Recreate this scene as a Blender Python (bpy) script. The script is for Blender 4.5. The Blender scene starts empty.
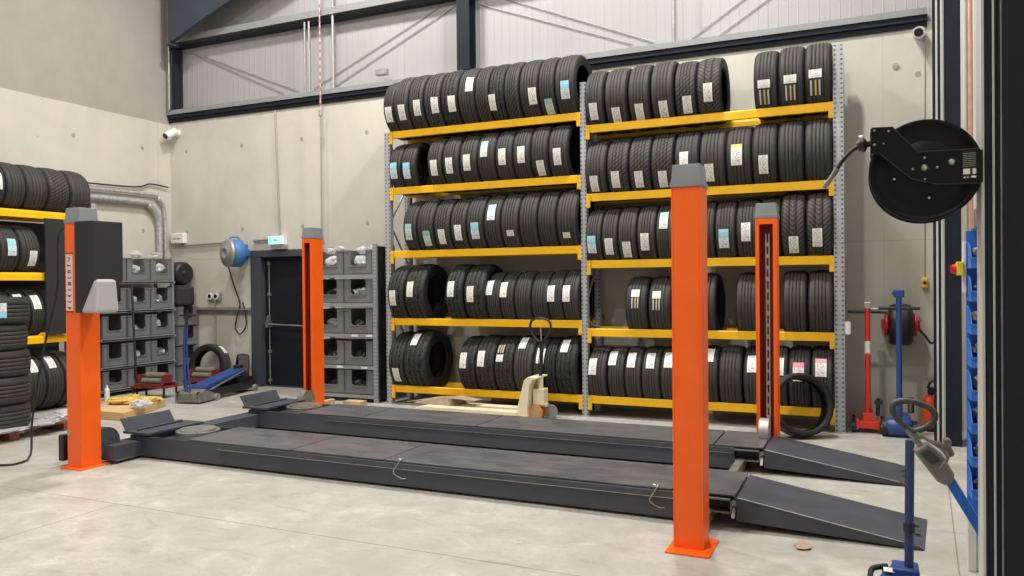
import bpy, math, random
from mathutils import Vector, Matrix
random.seed(7)
SC = bpy.context.scene
COL = SC.collection
PI = math.pi
XL, XR, YW, YF, ZC = -10.5, 0.95, 9.45, -4.0, 9.2

# ------------------------------------------------------------------ materials
def nt(name):
    m = bpy.data.materials.new(name); m.use_nodes = True
    t = m.node_tree; b = t.nodes['Principled BSDF']
    return m, t, b
def setb(b, col=None, rough=None, metal=None, spec=None, em=None, ems=None):
    if col: b.inputs['Base Color'].default_value = (*col, 1)
    if rough is not None: b.inputs['Roughness'].default_value = rough
    if metal is not None: b.inputs['Metallic'].default_value = metal
    if spec is not None: b.inputs['Specular IOR Level'].default_value = spec
    if em: b.inputs['Emission Color'].default_value = (*em, 1); b.inputs['Emission Strength'].default_value = ems
def N(t, typ, **k):
    n = t.nodes.new(typ)
    for a, v in k.items():
        if a.startswith('i_'):
            n.inputs[a[2:].replace('_', ' ')].default_value = v
        else: setattr(n, a, v)
    return n
def L(t, a, b): t.links.new(a, b)
def math_(t, op, a, b=None, c=None):
    n = t.nodes.new('ShaderNodeMath'); n.operation = op
    for i, v in enumerate((a, b, c)):
        if v is None: continue
        if isinstance(v, (int, float)): n.inputs[i].default_value = v
        else: L(t, v, n.inputs[i])
    return n.outputs[0]
def mix(t, f, a, b):
    n = t.nodes.new('ShaderNodeMix'); n.data_type = 'RGBA'
    for s, v in ((0, f), (6, a), (7, b)):
        if isinstance(v, (int, float)): n.inputs[s].default_value = v
        elif isinstance(v, tuple): n.inputs[s].default_value = (*v, 1)
        else: L(t, v, n.inputs[s])
    return n.outputs[2]
def ramp(t, f, stops):
    n = t.nodes.new('ShaderNodeValToRGB'); e = n.color_ramp.elements
    while len(e) < len(stops): e.new(.5)
    for i, (p, c) in enumerate(stops):
        e[i].position = p; e[i].color = (*c, 1) if isinstance(c, tuple) else (c, c, c, 1)
    L(t, f, n.inputs[0]); return n.outputs[0]
def noise(t, vec, scale, detail=4, rough=.55, dist=0):
    n = N(t, 'ShaderNodeTexNoise'); n.inputs['Scale'].default_value = scale
    n.inputs['Detail'].default_value = detail; n.inputs['Roughness'].default_value = rough
    n.inputs['Distortion'].default_value = dist
    if vec is not None: L(t, vec, n.inputs['Vector'])
    return n.outputs['Fac']
def bump(t, b, h, s=.2, d=.02):
    n = N(t, 'ShaderNodeBump'); n.inputs['Strength'].default_value = s; n.inputs['Distance'].default_value = d
    L(t, h, n.inputs['Height']); L(t, n.outputs[0], b.inputs['Normal'])
def pos(t):
    g = N(t, 'ShaderNodeNewGeometry'); return g.outputs['Position']
def sep(t, v):
    s = N(t, 'ShaderNodeSeparateXYZ'); L(t, v, s.inputs[0]); return s.outputs
def vscale(t, v, s):
    n = N(t, 'ShaderNodeVectorMath', operation='MULTIPLY'); L(t, v, n.inputs[0]); n.inputs[1].default_value = s; return n.outputs[0]

def paint(name, col, rough=.45, wear=.12, scale=8, metal=0, bmp=.05):
    m, t, b = nt(name); setb(b, col, rough, metal)
    tc = N(t, 'ShaderNodeTexCoord').outputs['Object']
    f = noise(t, tc, scale, 6, .6)
    c = mix(t, ramp(t, f, [(.35, 0.), (.75, 1.)]), tuple(x*(1-wear) for x in col), tuple(min(1, x*(1+wear)) for x in col))
    L(t, c, b.inputs['Base Color'])
    r = math_(t, 'MULTIPLY_ADD', f, .25, rough-.12); L(t, r, b.inputs['Roughness'])
    if bmp: bump(t, b, noise(t, tc, scale*9, 2), bmp, .004)
    return m

M = {}
M['orange'] = paint('orange_paint', (.95, .125, .004), .42, .05, 3)
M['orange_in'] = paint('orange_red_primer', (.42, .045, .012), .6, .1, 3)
M['navy'] = paint('charcoal_paint', (.050, .056, .074), .5, .15, 4)
M['column_paint'] = paint('dark_blue_grey_paint', (.014, .018, .028), .55, .1, 4)
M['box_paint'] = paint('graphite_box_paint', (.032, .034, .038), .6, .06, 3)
M['cap'] = paint('grey_cap_plastic', (.22, .24, .26), .5, .06, 6)
M['yellow'] = paint('beam_yellow_paint', (.90, .50, .006), .42, .07, 4)
M['black'] = paint('black_plastic', (.012, .012, .013), .45, .1, 10)
M['blackpaint'] = paint('black_paint', (.0055, .0062, .0085), .48, .1, 10)
M['grey_plastic'] = paint('grey_bin_plastic', (.16, .165, .17), .6, .1, 6)
M['shelf_grey'] = paint('grey_shelf_steel', (.26, .27, .28), .45, .08, 6)
M['blue'] = paint('blue_paint', (.018, .055, .22), .42, .12, 6)
M['bluebin'] = paint('blue_bin_plastic', (.02, .15, .58), .45, .08, 6)
M['reelblue'] = paint('blue_reel_plastic', (.05, .17, .42), .5, .1, 8)
M['red'] = paint('red_paint', (.60, .03, .02), .42, .12, 6)
M['redorange'] = paint('red_orange_paint', (.75, .07, .02), .42, .1, 6)
M['cream'] = paint('cream_paint', (.72, .66, .45), .5, .08, 6)
M['white'] = paint('white_plastic', (.78, .77, .75), .5, .04, 6)
M['whitewall'] = paint('off_white_paint', (.62, .63, .58), .6, .05, 1.5)
M['silver'] = paint('bare_steel', (.52, .52, .50), .32, .15, 12, .85)
M['dullsteel'] = paint('dull_steel', (.40, .40, .39), .5, .2, 10, .6)
M['haunch'] = paint('blue_grey_steel_paint', (.042, .056, .078), .45, .12, 3)
M['door'] = paint('dark_door_paint', (.012, .014, .020), .5, .1, 3)
M['doorframe'] = paint('slate_frame_paint', (.05, .058, .075), .5, .08, 3)
M['cardboard'] = paint('cardboard', (.60, .40, .20), .85, .1, 6)
M['wood'] = paint('red_brown_wood', (.20, .075, .045), .75, .25, 5)
M['palewood'] = paint('pale_wood', (.55, .40, .22), .75, .2, 5)
M['orangeplast'] = paint('worn_roller_wheel', (.55, .22, .08), .6, .1, 6)
M['olive'] = paint('grey_olive_roller', (.18, .18, .14), .5, .12, 6)
M['edge'] = paint('pale_edge_strip', (.50, .50, .48), .5, .06, 2)
M['handle_grey'] = paint('worn_grey_grip', (.045, .048, .046), .5, .2, 20)
M['cast'] = paint('oily_cast_steel', (.22, .215, .195), .45, .25, 14, .35)
M['copper'] = paint('copper_pipe', (.60, .33, .24), .4, .1, 10, .6)
M['conduit'] = paint('galvanised_conduit', (.42, .41, .38), .42, .12, 10, .5)
M['brown'] = paint('brown_paper', (.38, .28, .20), .8, .2, 20)
M['yellowbox'] = paint('yellow_plastic', (.85, .60, .02), .45, .05, 6)
M['hose'] = paint('black_rubber_hose', (.012, .012, .012), .5, .1, 10)
M['darkcloth'] = paint('dark_cloth', (.03, .028, .03), .9, .2, 20)
M['maroon'] = paint('maroon_paint', (.20, .025, .03), .45, .12, 8)

def galv():
    m, t, b = nt('galvanised_steel'); setb(b, (.5, .51, .52), .42, .55)
    tc = N(t, 'ShaderNodeTexCoord').outputs['Object']
    v = N(t, 'ShaderNodeTexVoronoi'); v.inputs['Scale'].default_value = 35; L(t, tc, v.inputs['Vector'])
    f = sep(t, v.outputs['Color'])[0]
    L(t, mix(t, f, (.40, .41, .42), (.58, .59, .60)), b.inputs['Base Color']); return m
M['galv'] = galv()
def perforated(name, c0, c1):
    # two rows of punched slots down an upright, in the upright's own box coordinates
    m, t, b = nt(name); setb(b, c0, .42, .4)
    g = N(t, 'ShaderNodeTexCoord').outputs['Generated']; gx, gy, gz = sep(t, g)
    z = sep(t, pos(t))[2]
    fz = math_(t, 'FRACT', math_(t, 'MULTIPLY', z, 20.0))
    inz = math_(t, 'MULTIPLY', math_(t, 'GREATER_THAN', fz, .32), math_(t, 'LESS_THAN', fz, .72))
    def near(g_, c, w): return math_(t, 'LESS_THAN', math_(t, 'ABSOLUTE', math_(t, 'SUBTRACT', g_, c)), w)
    inx = math_(t, 'MAXIMUM', near(gx, .27, .08), near(gx, .73, .08))
    mask = math_(t, 'MULTIPLY', inz, inx)
    f = noise(t, pos(t), 30, 3)
    base = mix(t, f, tuple(x*.8 for x in c0), tuple(x*1.15 for x in c0))
    L(t, mix(t, mask, base, c1), b.inputs['Base Color']); return m
M['upright'] = perforated('perforated_galvanised_steel', (.46, .48, .51), (.13, .13, .14))
M['shelfpost'] = perforated('perforated_grey_post', (.36, .38, .40), (.08, .08, .085))

def concrete_wall(name, ax, col, joints, hole=True):
    m, t, b = nt(name); setb(b, col, .85, 0, .3)
    p = pos(t); x, y, z = sep(t, p)
    u = (x, y)[ax]
    f1 = noise(t, p, .55, 5, .6); f2 = noise(t, p, 4.5, 6, .65); f3 = noise(t, vscale(t, p, (1.2, 1.2, .35)), 1.6, 4, .6)
    c = mix(t, ramp(t, f1, [(.3, 0.), (.7, 1.)]), tuple(v*.88 for v in col), tuple(v*1.07 for v in col))
    c = mix(t, math_(t, 'MULTIPLY', ramp(t, f2, [(.45, 0.), (.75, 1.)]), .22), c, tuple(v*.72 for v in col))
    c = mix(t, math_(t, 'MULTIPLY', ramp(t, f3, [(.50, 0.), (.72, 1.)]), .25), c, tuple(v*.75 for v in col))
    lines = None
    for (kind, v0, w) in joints:
        s = z if kind == 'z' else u
        l = math_(t, 'LESS_THAN', math_(t, 'ABSOLUTE', math_(t, 'SUBTRACT', s, v0)), w)
        lines = l if lines is None else math_(t, 'MAXIMUM', lines, l)
    if lines is not None: c = mix(t, math_(t, 'MULTIPLY', lines, .35), c, tuple(v*.45 for v in col))
    if hole:
        cu = math_(t, 'SUBTRACT', math_(t, 'FRACT', math_(t, 'MULTIPLY_ADD', u, 1/1.19, .025)), .5)
        cz = math_(t, 'SUBTRACT', math_(t, 'FRACT', math_(t, 'MULTIPLY_ADD', z, 1/1.325, .628)), .5)
        d = math_(t, 'SQRT', math_(t, 'ADD', math_(t, 'POWER', cu, 2.), math_(t, 'POWER', cz, 2.)))
        hm = math_(t, 'LESS_THAN', d, .026)
        c = mix(t, math_(t, 'MULTIPLY', hm, .65), c, tuple(v*.35 for v in col))
        sp = N(t, 'ShaderNodeTexVoronoi'); sp.inputs['Scale'].default_value = 2.2; L(t, p, sp.inputs['Vector'])
        c = mix(t, math_(t, 'MULTIPLY', math_(t, 'LESS_THAN', sp.outputs['Distance'], .035), .4), c, tuple(v*.5 for v in col))
    L(t, c, b.inputs['Base Color']); bump(t, b, math_(t, 'ADD', f2, f1), .15, .01)
    return m
M['conc_back'] = concrete_wall('back_concrete', 0, (.575, .552, .492), [('u', -5.95, .006), ('u', -2.1, .006), ('u', .22, .003), ('z', 2.02, .004)])
M['conc_left'] = concrete_wall('left_concrete', 1, (.565, .538, .478), [('u', 6.4, .006), ('u', 9.2, .005)])
M['conc_plain'] = concrete_wall('plain_concrete', 0, (.5, .48, .44), [], False)
M['upper_left'] = concrete_wall('upper_left_lining', 1, (.36, .332, .31), [], False)

def cladding():
    m, t, b = nt('white_ribbed_cladding'); setb(b, (.60, .58, .57), .4, 0, .5)
    p = pos(t); x = sep(t, p)[0]
    fr = math_(t, 'FRACT', math_(t, 'MULTIPLY', x, 9.0))
    h = ramp(t, fr, [(0., 0.), (.06, 1.), (.12, 1.), (.18, 0.)])
    fr2 = math_(t, 'FRACT', math_(t, 'MULTIPLY', x, 1.0))
    seam = math_(t, 'LESS_THAN', fr2, .012)
    f = noise(t, vscale(t, p, (1, 1, .3)), .9, 4)
    c = mix(t, f, (.30, .295, .298), (.41, .405, .41))
    c = mix(t, math_(t, 'MULTIPLY', seam, .45), c, (.25, .25, .25))
    L(t, c, b.inputs['Base Color']); bump(t, b, h, .35, .012); return m
M['clad'] = cladding()

def floor_mat():
    m, t, b = nt('worn_concrete_floor'); setb(b, (.5, .46, .4), .5, 0, .4)
    p = pos(t); x, y, z = sep(t, p)
    f1 = noise(t, p, .45, 5, .6, .3); f2 = noise(t, p, 3.4, 10, .74, .5); f3 = noise(t, p, 18, 8, .75)
    c = mix(t, ramp(t, f1, [(.32, 0.), (.68, 1.)]), (.37, .355, .32), (.50, .485, .445))
    c = mix(t, math_(t, 'MULTIPLY', ramp(t, f2, [(.42, 1.), (.60, 0.)]), .45), c, (.29, .275, .25))
    c = mix(t, math_(t, 'MULTIPLY', ramp(t, f2, [(.58, 0.), (.72, 1.)]), .45), c, (.66, .64, .60))
    c = mix(t, math_(t, 'MULTIPLY', ramp(t, f3, [(.50, 0.), (.68, 1.)]), .38), c, (.30, .285, .26))
    st = noise(t, vscale(t, p, (1.0, 2.4, 1)), 2.1, 8, .75, 1.4)
    c = mix(t, math_(t, 'MULTIPLY', ramp(t, st, [(.54, 0.), (.68, 1.)]), .5), c, (.24, .225, .20))
    # saw-cut joints
    j1 = math_(t, 'LESS_THAN', math_(t, 'ABSOLUTE', math_(t, 'SUBTRACT', y, 3.97)), .005)
    jx = math_(t, 'LESS_THAN', math_(t, 'ABSOLUTE', math_(t, 'ADD', x, 4.99)), .005)
    jx = math_(t, 'MULTIPLY', jx, math_(t, 'LESS_THAN', y, 3.97))
    jr = math_(t, 'LESS_THAN', math_(t, 'ABSOLUTE', math_(t, 'SUBTRACT', x, math_(t, 'MULTIPLY_ADD', y, .063, .17))), .0045)
    j = math_(t, 'MAXIMUM', math_(t, 'MAXIMUM', j1, jx), jr)
    c = mix(t, math_(t, 'MULTIPLY', j, .55), c, (.10, .09, .08))
    L(t, c, b.inputs['Base Color'])
    L(t, math_(t, 'MULTIPLY_ADD', f2, .35, .30), b.inputs['Roughness'])
    bump(t, b, math_(t, 'SUBTRACT', f2, math_(t, 'MULTIPLY', j, 1.)), .12, .01)
    return m
M['floor'] = floor_mat()

def deck_mat():
    m, t, b = nt('worn_runway_deck'); setb(b, (.06, .062, .07), .42, 0, .5)
    p = pos(t)
    f = noise(t, vscale(t, p, (1, 2.5, 1)), 3.2, 7, .68); f2 = noise(t, p, .9, 4)
    c = mix(t, ramp(t, f, [(.38, 0.), (.66, 1.)]), (.058, .062, .074), (.110, .111, .115))
    c = mix(t, math_(t, 'MULTIPLY', ramp(t, f2, [(.45, 0.), (.7, 1.)]), .45), c, (.12, .12, .122))
    L(t, c, b.inputs['Base Color']); L(t, math_(t, 'MULTIPLY_ADD', f, .35, .22), b.inputs['Roughness'])
    bump(t, b, noise(t, p, 120, 2), .12, .002); return m
M['deck'] = deck_mat()

def rubber(kind):
    m, t, b = nt('tyre_rubber_'+kind); setb(b, (.03, .03, .03), .62, 0, .35)
    uv = N(t, 'ShaderNodeTexCoord').outputs['UV']; u, v, _ = sep(t, uv)
    # u runs round the tyre (0..1), v across it (0..1); v outside .18..82 is sidewall
    on = math_(t, 'MULTIPLY', math_(t, 'GREATER_THAN', v, .20), math_(t, 'LESS_THAN', v, .80))
    if kind == 'ribbed':
        a = math_(t, 'FRACT', math_(t, 'ADD', math_(t, 'MULTIPLY', u, 90.), math_(t, 'MULTIPLY', v, 5.)))
        g = math_(t, 'LESS_THAN', a, .22)
        edge = math_(t, 'GREATER_THAN', math_(t, 'ABSOLUTE', math_(t, 'SUBTRACT', v, .5)), .16)
        g = math_(t, 'MULTIPLY', g, edge)
    elif kind == 'directional':
        d = math_(t, 'ABSOLUTE', math_(t, 'SUBTRACT', v, .5))
        a = math_(t, 'FRACT', math_(t, 'ADD', math_(t, 'MULTIPLY', u, 46.), math_(t, 'MULTIPLY', d, 7.)))
        g = math_(t, 'LESS_THAN', a, .30)
    elif kind == 'slashed':
        a = math_(t, 'FRACT', math_(t, 'ADD', math_(t, 'MULTIPLY', u, 44.), math_(t, 'MULTIPLY', v, 6.)))
        g = math_(t, 'LESS_THAN', a, .28)
    elif kind == 'blocky':
        vv = N(t, 'ShaderNodeTexVoronoi'); vv.feature = 'DISTANCE_TO_EDGE'; vv.inputs['Scale'].default_value = 1
        L(t, vscale(t, uv, (64, 14, 1)), vv.inputs['Vector'])
        g = math_(t, 'LESS_THAN', vv.outputs['Distance'], .09)
    else:
        a = math_(t, 'FRACT', math_(t, 'MULTIPLY', u, 120.)); g = math_(t, 'LESS_THAN', a, .2)
        c4 = math_(t, 'FRACT', math_(t, 'MULTIPLY', v, 10.)); g = math_(t, 'MULTIPLY', g, math_(t, 'GREATER_THAN', c4, .35))
    g = math_(t, 'MULTIPLY', g, on)
    tint = {'ribbed': (.042, .039, .038), 'directional': (.056, .049, .045), 'slashed': (.054, .048, .043), 'blocky': (.040, .039, .037)}.get(kind, (.050, .045, .043))
    nz = noise(t, N(t, 'ShaderNodeTexCoord').outputs['Object'], 5, 4)
    c = mix(t, nz, tuple(x*.8 for x in tint), tuple(x*1.3 for x in tint))
    c = mix(t, math_(t, 'SUBTRACT', 1., on), c, (.014, .014, .0145))
    c = mix(t, g, c, (.006, .006, .006))
    L(t, c, b.inputs['Base Color'])
    bump(t, b, math_(t, 'SUBTRACT', 1., g), .6, .006); return m
KINDS = ['ribbed', 'directional', 'slashed', 'blocky', 'sipe']
for k in KINDS: M['rub_'+k] = rubber(k)

def label_mat(name, head, base=(.80, .80, .78), hv=.72):
    m, t, b = nt(name); setb(b, base, .5)
    uv = N(t, 'ShaderNodeTexCoord').outputs['UV']; u, v, _ = sep(t, uv)
    f = noise(t, vscale(t, uv, (5, 22, 1)), 1.0, 1)
    f2 = noise(t, vscale(t, uv, (16, 7, 1)), 1.0, 1)
    inb = math_(t, 'MULTIPLY', math_(t, 'GREATER_THAN', u, .12), math_(t, 'LESS_THAN', u, .88))
    ink = math_(t, 'MULTIPLY', math_(t, 'GREATER_THAN', math_(t, 'MAXIMUM', f, math_(t, 'MULTIPLY', f2, .97)), .57), inb)
    c = mix(t, math_(t, 'MULTIPLY', ink, .6), base, (.12, .12, .12))
    if head: c = mix(t, math_(t, 'GREATER_THAN', v, hv), c, head)
    L(t, c, b.inputs['Base Color']); return m
M['lab_w'] = label_mat('paper_label_white', None)
M['lab_b'] = label_mat('paper_label_blue', (.30, .58, .70), (.70, .78, .80), .55)
M['lab_g'] = label_mat('paper_label_green', (.25, .50, .42), (.60, .68, .64), .70)
M['lab_s'] = label_mat('paper_label_small', None, (.72, .70, .66))
M['lab_k'] = label_mat('paper_label_yellow', (.80, .55, .03), (.80, .80, .76), .86)
M['lab_p'] = label_mat('paper_label_pink', (.80, .25, .32), (.80, .74, .74), .74)
M['lab_stripe'] = label_mat('gold_striped_label', (.82, .82, .8), (.45, .33, .08), .70)
def stripes():
    m, t, b = nt('painted_tread_stripes'); setb(b, (.03, .03, .03), .6)
    uv = N(t, 'ShaderNodeTexCoord').outputs['UV']; u, v, _ = sep(t, uv)
    def band(a, c): return math_(t, 'MULTIPLY', math_(t, 'GREATER_THAN', u, a), math_(t, 'LESS_THAN', u, c))
    c = mix(t, band(.05, .2), (.035, .033, .032), (.55, .53, .5)); c = mix(t, band(.45, .6), c, (.60, .42, .10)); c = mix(t, band(.8, .95), c, (.5, .48, .45))
    L(t, c, b.inputs['Base Color']); return m
M['tread_stripe'] = stripes()
def emis(name, col, s):
    m, t, b = nt(name); setb(b, col, .5, em=col, ems=s); return m
M['exit_glow'] = emis('lit_sign_face', (.35, 1.0, .78), 1.1)
M['exit_green'] = emis('lit_sign_green', (.03, .45, .30), .6)
def film():
    m, t, b = nt('clear_plastic_wrap'); setb(b, (.75, .76, .78), .25)
    b.inputs['Transmission Weight'].default_value = .35; b.inputs['Alpha'].default_value = .75
    return m
M['film'] = film()
def milky():
    m, t, b = nt('milky_plastic_cover'); setb(b, (.42, .40, .42), .5); b.inputs['Subsurface Weight'].default_value = .1; return m
M['milky'] = milky()
M['lab_face'] = paint('pinkish_sticker', (.80,.62,.60), .5, .05, 6)
def chainm():
    m, t, b = nt('red_white_chain_plastic'); z = sep(t, pos(t))[2]
    f = math_(t, 'LESS_THAN', math_(t, 'FRACT', math_(t, 'MULTIPLY', z, 9.)), .5)
    L(t, mix(t, f, (.50, .45, .45), (.42, .16, .17)), b.inputs['Base Color']); return m
M['chain'] = chainm()

for k_ in ('column_paint', 'blackpaint', 'door', 'box_paint'): M[k_].node_tree.nodes['Principled BSDF'].inputs['Specular IOR Level'].default_value = .18
# ------------------------------------------------------------------ mesh tools
class MB:
    def __init__(s): s.v = []; s.f = []; s.m = []; s.uv = {}; s.sm = []
    def add(s, vs, fs, mat=0, smooth=False, T=None):
        o = len(s.v)
        s.v += [tuple(T @ Vector(p)) if T else tuple(p) for p in vs]
        for f in fs: s.f.append(tuple(i+o for i in f)); s.m.append(mat); s.sm.append(smooth)
        return s
    def box(s, x0, x1, y0, y1, z0, z1, mat=0, T=None):
        vs = [(x, y, z) for x in (x0, x1) for y in (y0, y1) for z in (z0, z1)]
        return s.add(vs, [(0, 1, 3, 2), (4, 6, 7, 5), (0, 4, 5, 1), (2, 3, 7, 6), (0, 2, 6, 4), (1, 5, 7, 3)], mat, False, T)
    def hexa(s, b4, t4, mat=0):
        return s.add(list(b4)+list(t4), [(3, 2, 1, 0), (4, 5, 6, 7), (0, 1, 5, 4), (1, 2, 6, 5), (2, 3, 7, 6), (3, 0, 4, 7)], mat)
    def prism(s, poly, axis, a, b, mat=0, smooth=False):
        # poly in the two other axes, extruded a..b along axis
        def pt(p, w):
            if axis == 'x': return (w, p[0], p[1])
            if axis == 'y': return (p[0], w, p[1])
            return (p[0], p[1], w)
        n = len(poly); vs = [pt(p, a) for p in poly]+[pt(p, b) for p in poly]
        fs = [tuple(range(n)), tuple(range(2*n-1, n-1, -1))]
        s.add(vs, fs, mat)
        o = len(s.v)-2*n
        for i in range(n):
            j = (i+1) % n; s.f.append((o+i, o+n+i, o+n+j, o+j)); s.m.append(mat); s.sm.append(smooth)
        return s
    def cyl(s, p0, p1, r, seg=16, r2=None, mat=0, cap=True):
        p0 = Vector(p0); p1 = Vector(p1); r2 = r if r2 is None else r2
        d = (p1-p0).normalized(); a = d.orthogonal().normalized(); b = d.cross(a)
        vs = []
        for p, rr in ((p0, r), (p1, r2)):
            for i in range(seg):
                t = 2*PI*i/seg; vs.append(p+(a*math.cos(t)+b*math.sin(t))*rr)
        s.add(vs, [(i, (i+1) % seg, seg+(i+1) % seg, seg+i) for i in range(seg)], mat, True)
        if cap:
            s.add(vs[:seg], [tuple(range(seg-1, -1, -1))], mat); s.add(vs[seg:], [tuple(range(seg))], mat)
        return s
    def tube(s, pts, r, seg=10, mat=0, closed=False, smooth=3):
        pts = [Vector(p) for p in pts]
        if smooth:
            n = len(pts); out = []
            rng = range(n if closed else n-1)
            for i in rng:
                if closed: a, b, c, d = pts[(i-1) % n], pts[i], pts[(i+1) % n], pts[(i+2) % n]
                else: a, b, c, d = pts[max(i-1, 0)], pts[i], pts[i+1], pts[min(i+2, n-1)]
                for k in range(smooth+1):
                    t = k/(smooth+1)
                    out.append(.5*((2*b)+(c-a)*t+(2*a-5*b+4*c-d)*t*t+(3*b-a-3*c+d)*t**3))
            if not closed: out.append(pts[-1])
            pts = out
        n = len(pts); vs = []; up = None
        for i, p in enumerate(pts):
            if closed: d = (pts[(i+1) % n]-pts[i-1]).normalized()
            else: d = (pts[min(i+1, n-1)]-pts[max(i-1, 0)]).normalized()
            if up is None: up = d.orthogonal().normalized()
            up = (up-d*up.dot(d))
            up = up.normalized() if up.length > 1e-6 else d.orthogonal().normalized()
            w = d.cross(up)
            rr = r[min(len(r)-1, int(i/max(1, n-1)*(len(r)-1)+.5))] if isinstance(r, (list, tuple)) else r
            for k in range(seg):
                t = 2*PI*k/seg; vs.append(p+(up*math.cos(t)+w*math.sin(t))*rr)
        fs = []
        for i in range(n if closed else n-1):
            j = (i+1) % n
            for k in range(seg):
                l = (k+1) % seg; fs.append((i*seg+k, i*seg+l, j*seg+l, j*seg+k))
        s.add(vs, fs, mat, True)
        if not closed:
            s.add(vs[:seg], [tuple(range(seg-1, -1, -1))], mat); s.add(vs[-seg:], [tuple(range(seg))], mat)
        return s
    def lathe(s, prof, T, seg=32, mat=0, smooth=True, closed=False):
        # prof: (axial, radius) about local X
        vs = []; n = len(prof)
        for i in range(seg):
            t = 2*PI*i/seg
            for a, r in prof: vs.append(T @ Vector((a, r*math.cos(t), r*math.sin(t))))
        fs = []
        for i in range(seg):
            j = (i+1) % seg
            for k in range(n if closed else n-1):
                l = (k+1) % n; fs.append((i*n+k, i*n+l, j*n+l, j*n+k))
        return s.add(vs, fs, mat, smooth)
    def build(s, name, mat, parent=None, origin=None, bevel=0, solid=False):
        off = Vector((0, 0, 0)); q = parent
        while q is not None: off += Vector(q.location); q = q.parent
        if parent is None:
            if origin is None:
                xs, ys, zs = zip(*s.v)
                origin = ((min(xs)+max(xs))/2, (min(ys)+max(ys))/2, min(zs))
            off = Vector(origin)
        me = bpy.data.meshes.new(name)
        me.from_pydata([tuple(Vector(p)-off) for p in s.v], [], s.f)
        for mm in (mat if isinstance(mat, (list, tuple)) else [mat]): me.materials.append(M[mm] if isinstance(mm, str) else mm)
        for p, mi, sm in zip(me.polygons, s.m, s.sm): p.material_index = mi; p.use_smooth = sm
        me.update()
        o = bpy.data.objects.new(name, me); COL.objects.link(o)
        if parent is None: o.location = off
        else: o.parent = parent
        if bevel:
            bv = o.modifiers.new('bevel', 'BEVEL'); bv.width = bevel; bv.segments = 2; bv.limit_method = 'ANGLE'; bv.angle_limit = .7
        return o
def tag(o, label=None, cat=None, group=None, kind=None):
    if label: o['label'] = label
    if cat: o['category'] = cat
    if group: o['group'] = group
    if kind: o['kind'] = kind
    return o
def thing(name, label, cat, loc, group=None):
    o = bpy.data.objects.new(name, None); COL.objects.link(o); o.location = loc; o.empty_display_size = .1
    return tag(o, label, cat, group)
def struct(name, mb, mat, label, cat='wall'):
    return tag(mb.build(name, mat), label, cat, None, 'structure')
def TR(x, y, z, rz=0, rx=0, ry=0):
    return Matrix.Translation((x, y, z)) @ Matrix.Rotation(rz, 4, 'Z') @ Matrix.Rotation(ry, 4, 'Y') @ Matrix.Rotation(rx, 4, 'X')
# ------------------------------------------------------------------ the room
struct('floor', MB().box(XL-.3, XR+.3, YF, YW+.3, -.15, 0), 'floor', 'pale worn concrete workshop floor', 'floor')
mb = MB()
mb.box(XL-.3, -8.77, YW, YW+.22, 0, 4.36).box(-7.44, XR+.25, YW, YW+.22, 0, 4.36).box(-8.77, -7.44, YW, YW+.22, 2.12, 4.36)
struct('wall_back', mb, 'conc_back', 'cast concrete lower back wall')
mb = MB(); mb.box(XL-.3, XR+.25, YW+.12, YW+.22, 4.36, ZC)
struct('wall_back_upper', mb, 'clad', 'white ribbed cladding above the concrete back wall')
struct('wall_left', MB().box(XL-.25, XL, YF, YW, 0, 4.27), 'conc_left', 'cast concrete lower left wall')
struct('wall_left_upper', MB().box(XL-.25, XL-.012, YF, YW, 4.27, ZC), 'upper_left', 'smooth grey upper left wall')
struct('wall_right', MB().box(XR, XR+.25, YF, YW, 0, ZC), 'whitewall', 'off-white right wall')
struct('wall_front', MB().box(XL-.25, XR+.25, YF-.25, YF, 0, ZC), 'conc_plain', 'concrete wall behind the viewer')
struct('ceiling', MB().box(XL-.3, XR+.3, YF-.25, YW+.25, ZC, ZC+.2), 'upper_left', 'grey ceiling', 'ceiling')

# steelwork of the back wall
mb = MB(); mb.box(XL, XR-.3, YW-.07, YW+.12, 4.48, 4.495).box(XL, XR-.3, YW-.07, YW-.055, 4.425, 4.48).box(XL, XR-.3, YW-.05, YW+.12, 4.362, 4.425, 1).box(XL, XR-.3, YW-.02, YW, 4.30, 4.361, 1)
tag(mb.build('trim_1', ['shelf_grey', 'column_paint']), 'grey horizontal rail along the top of the concrete back wall', None, None, 'structure')
mb = MB(); mb.box(XL, -3.2, YW-.06, YW+.12, 5.68, 5.70).box(XL, -3.2, YW-.06, YW-.045, 5.60, 5.68).box(XL, -3.2, YW+.0, YW+.12, 5.53, 5.57, 1)
tag(mb.build('trim_2', ['shelf_grey', 'column_paint']), 'grey upper horizontal cladding rail left of the dark column', None, None, 'structure')
mb = MB(); mb.box(-5.02, -4.83, YW-.10, YW-.08, 4.50, ZC).box(-5.02, -4.83, YW+.08, YW+.10, 4.50, ZC).box(-4.94, -4.91, YW-.08, YW+.08, 4.50, ZC)
tag(mb.build('trim_3', 'column_paint'), 'dark steel column rising from the middle of the back wall', None, None, 'structure')
mb = MB(); mb.prism([(-10.19, 5.50), (-10.17, 5.50), (-10.11, 5.54), (-9.35, 5.83), (-8.8, 6.02), (-5.0, 7.38), (-10.19, 7.38)], 'y', YW-.30, YW-.22)
mb.box(-10.21, -10.10, YW-.33, YW-.17, 5.47, 5.50)
tag(mb.build('trim_4', 'haunch'), 'dark blue-grey roof haunch in the top left corner', None, None, 'structure')
mb = MB(); mb.box(-10.37, -10.31, YW-.06, YW+.10, 4.5, 5.50).cyl((-10.40, YW-.10, 4.50), (-10.40, YW-.10, 7.3), .016, 10, mat=1)
tag(mb.build('trim_5', ['column_paint', 'conduit']), 'dark post with a thin conduit in the back left corner', None, None, 'structure')
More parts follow.
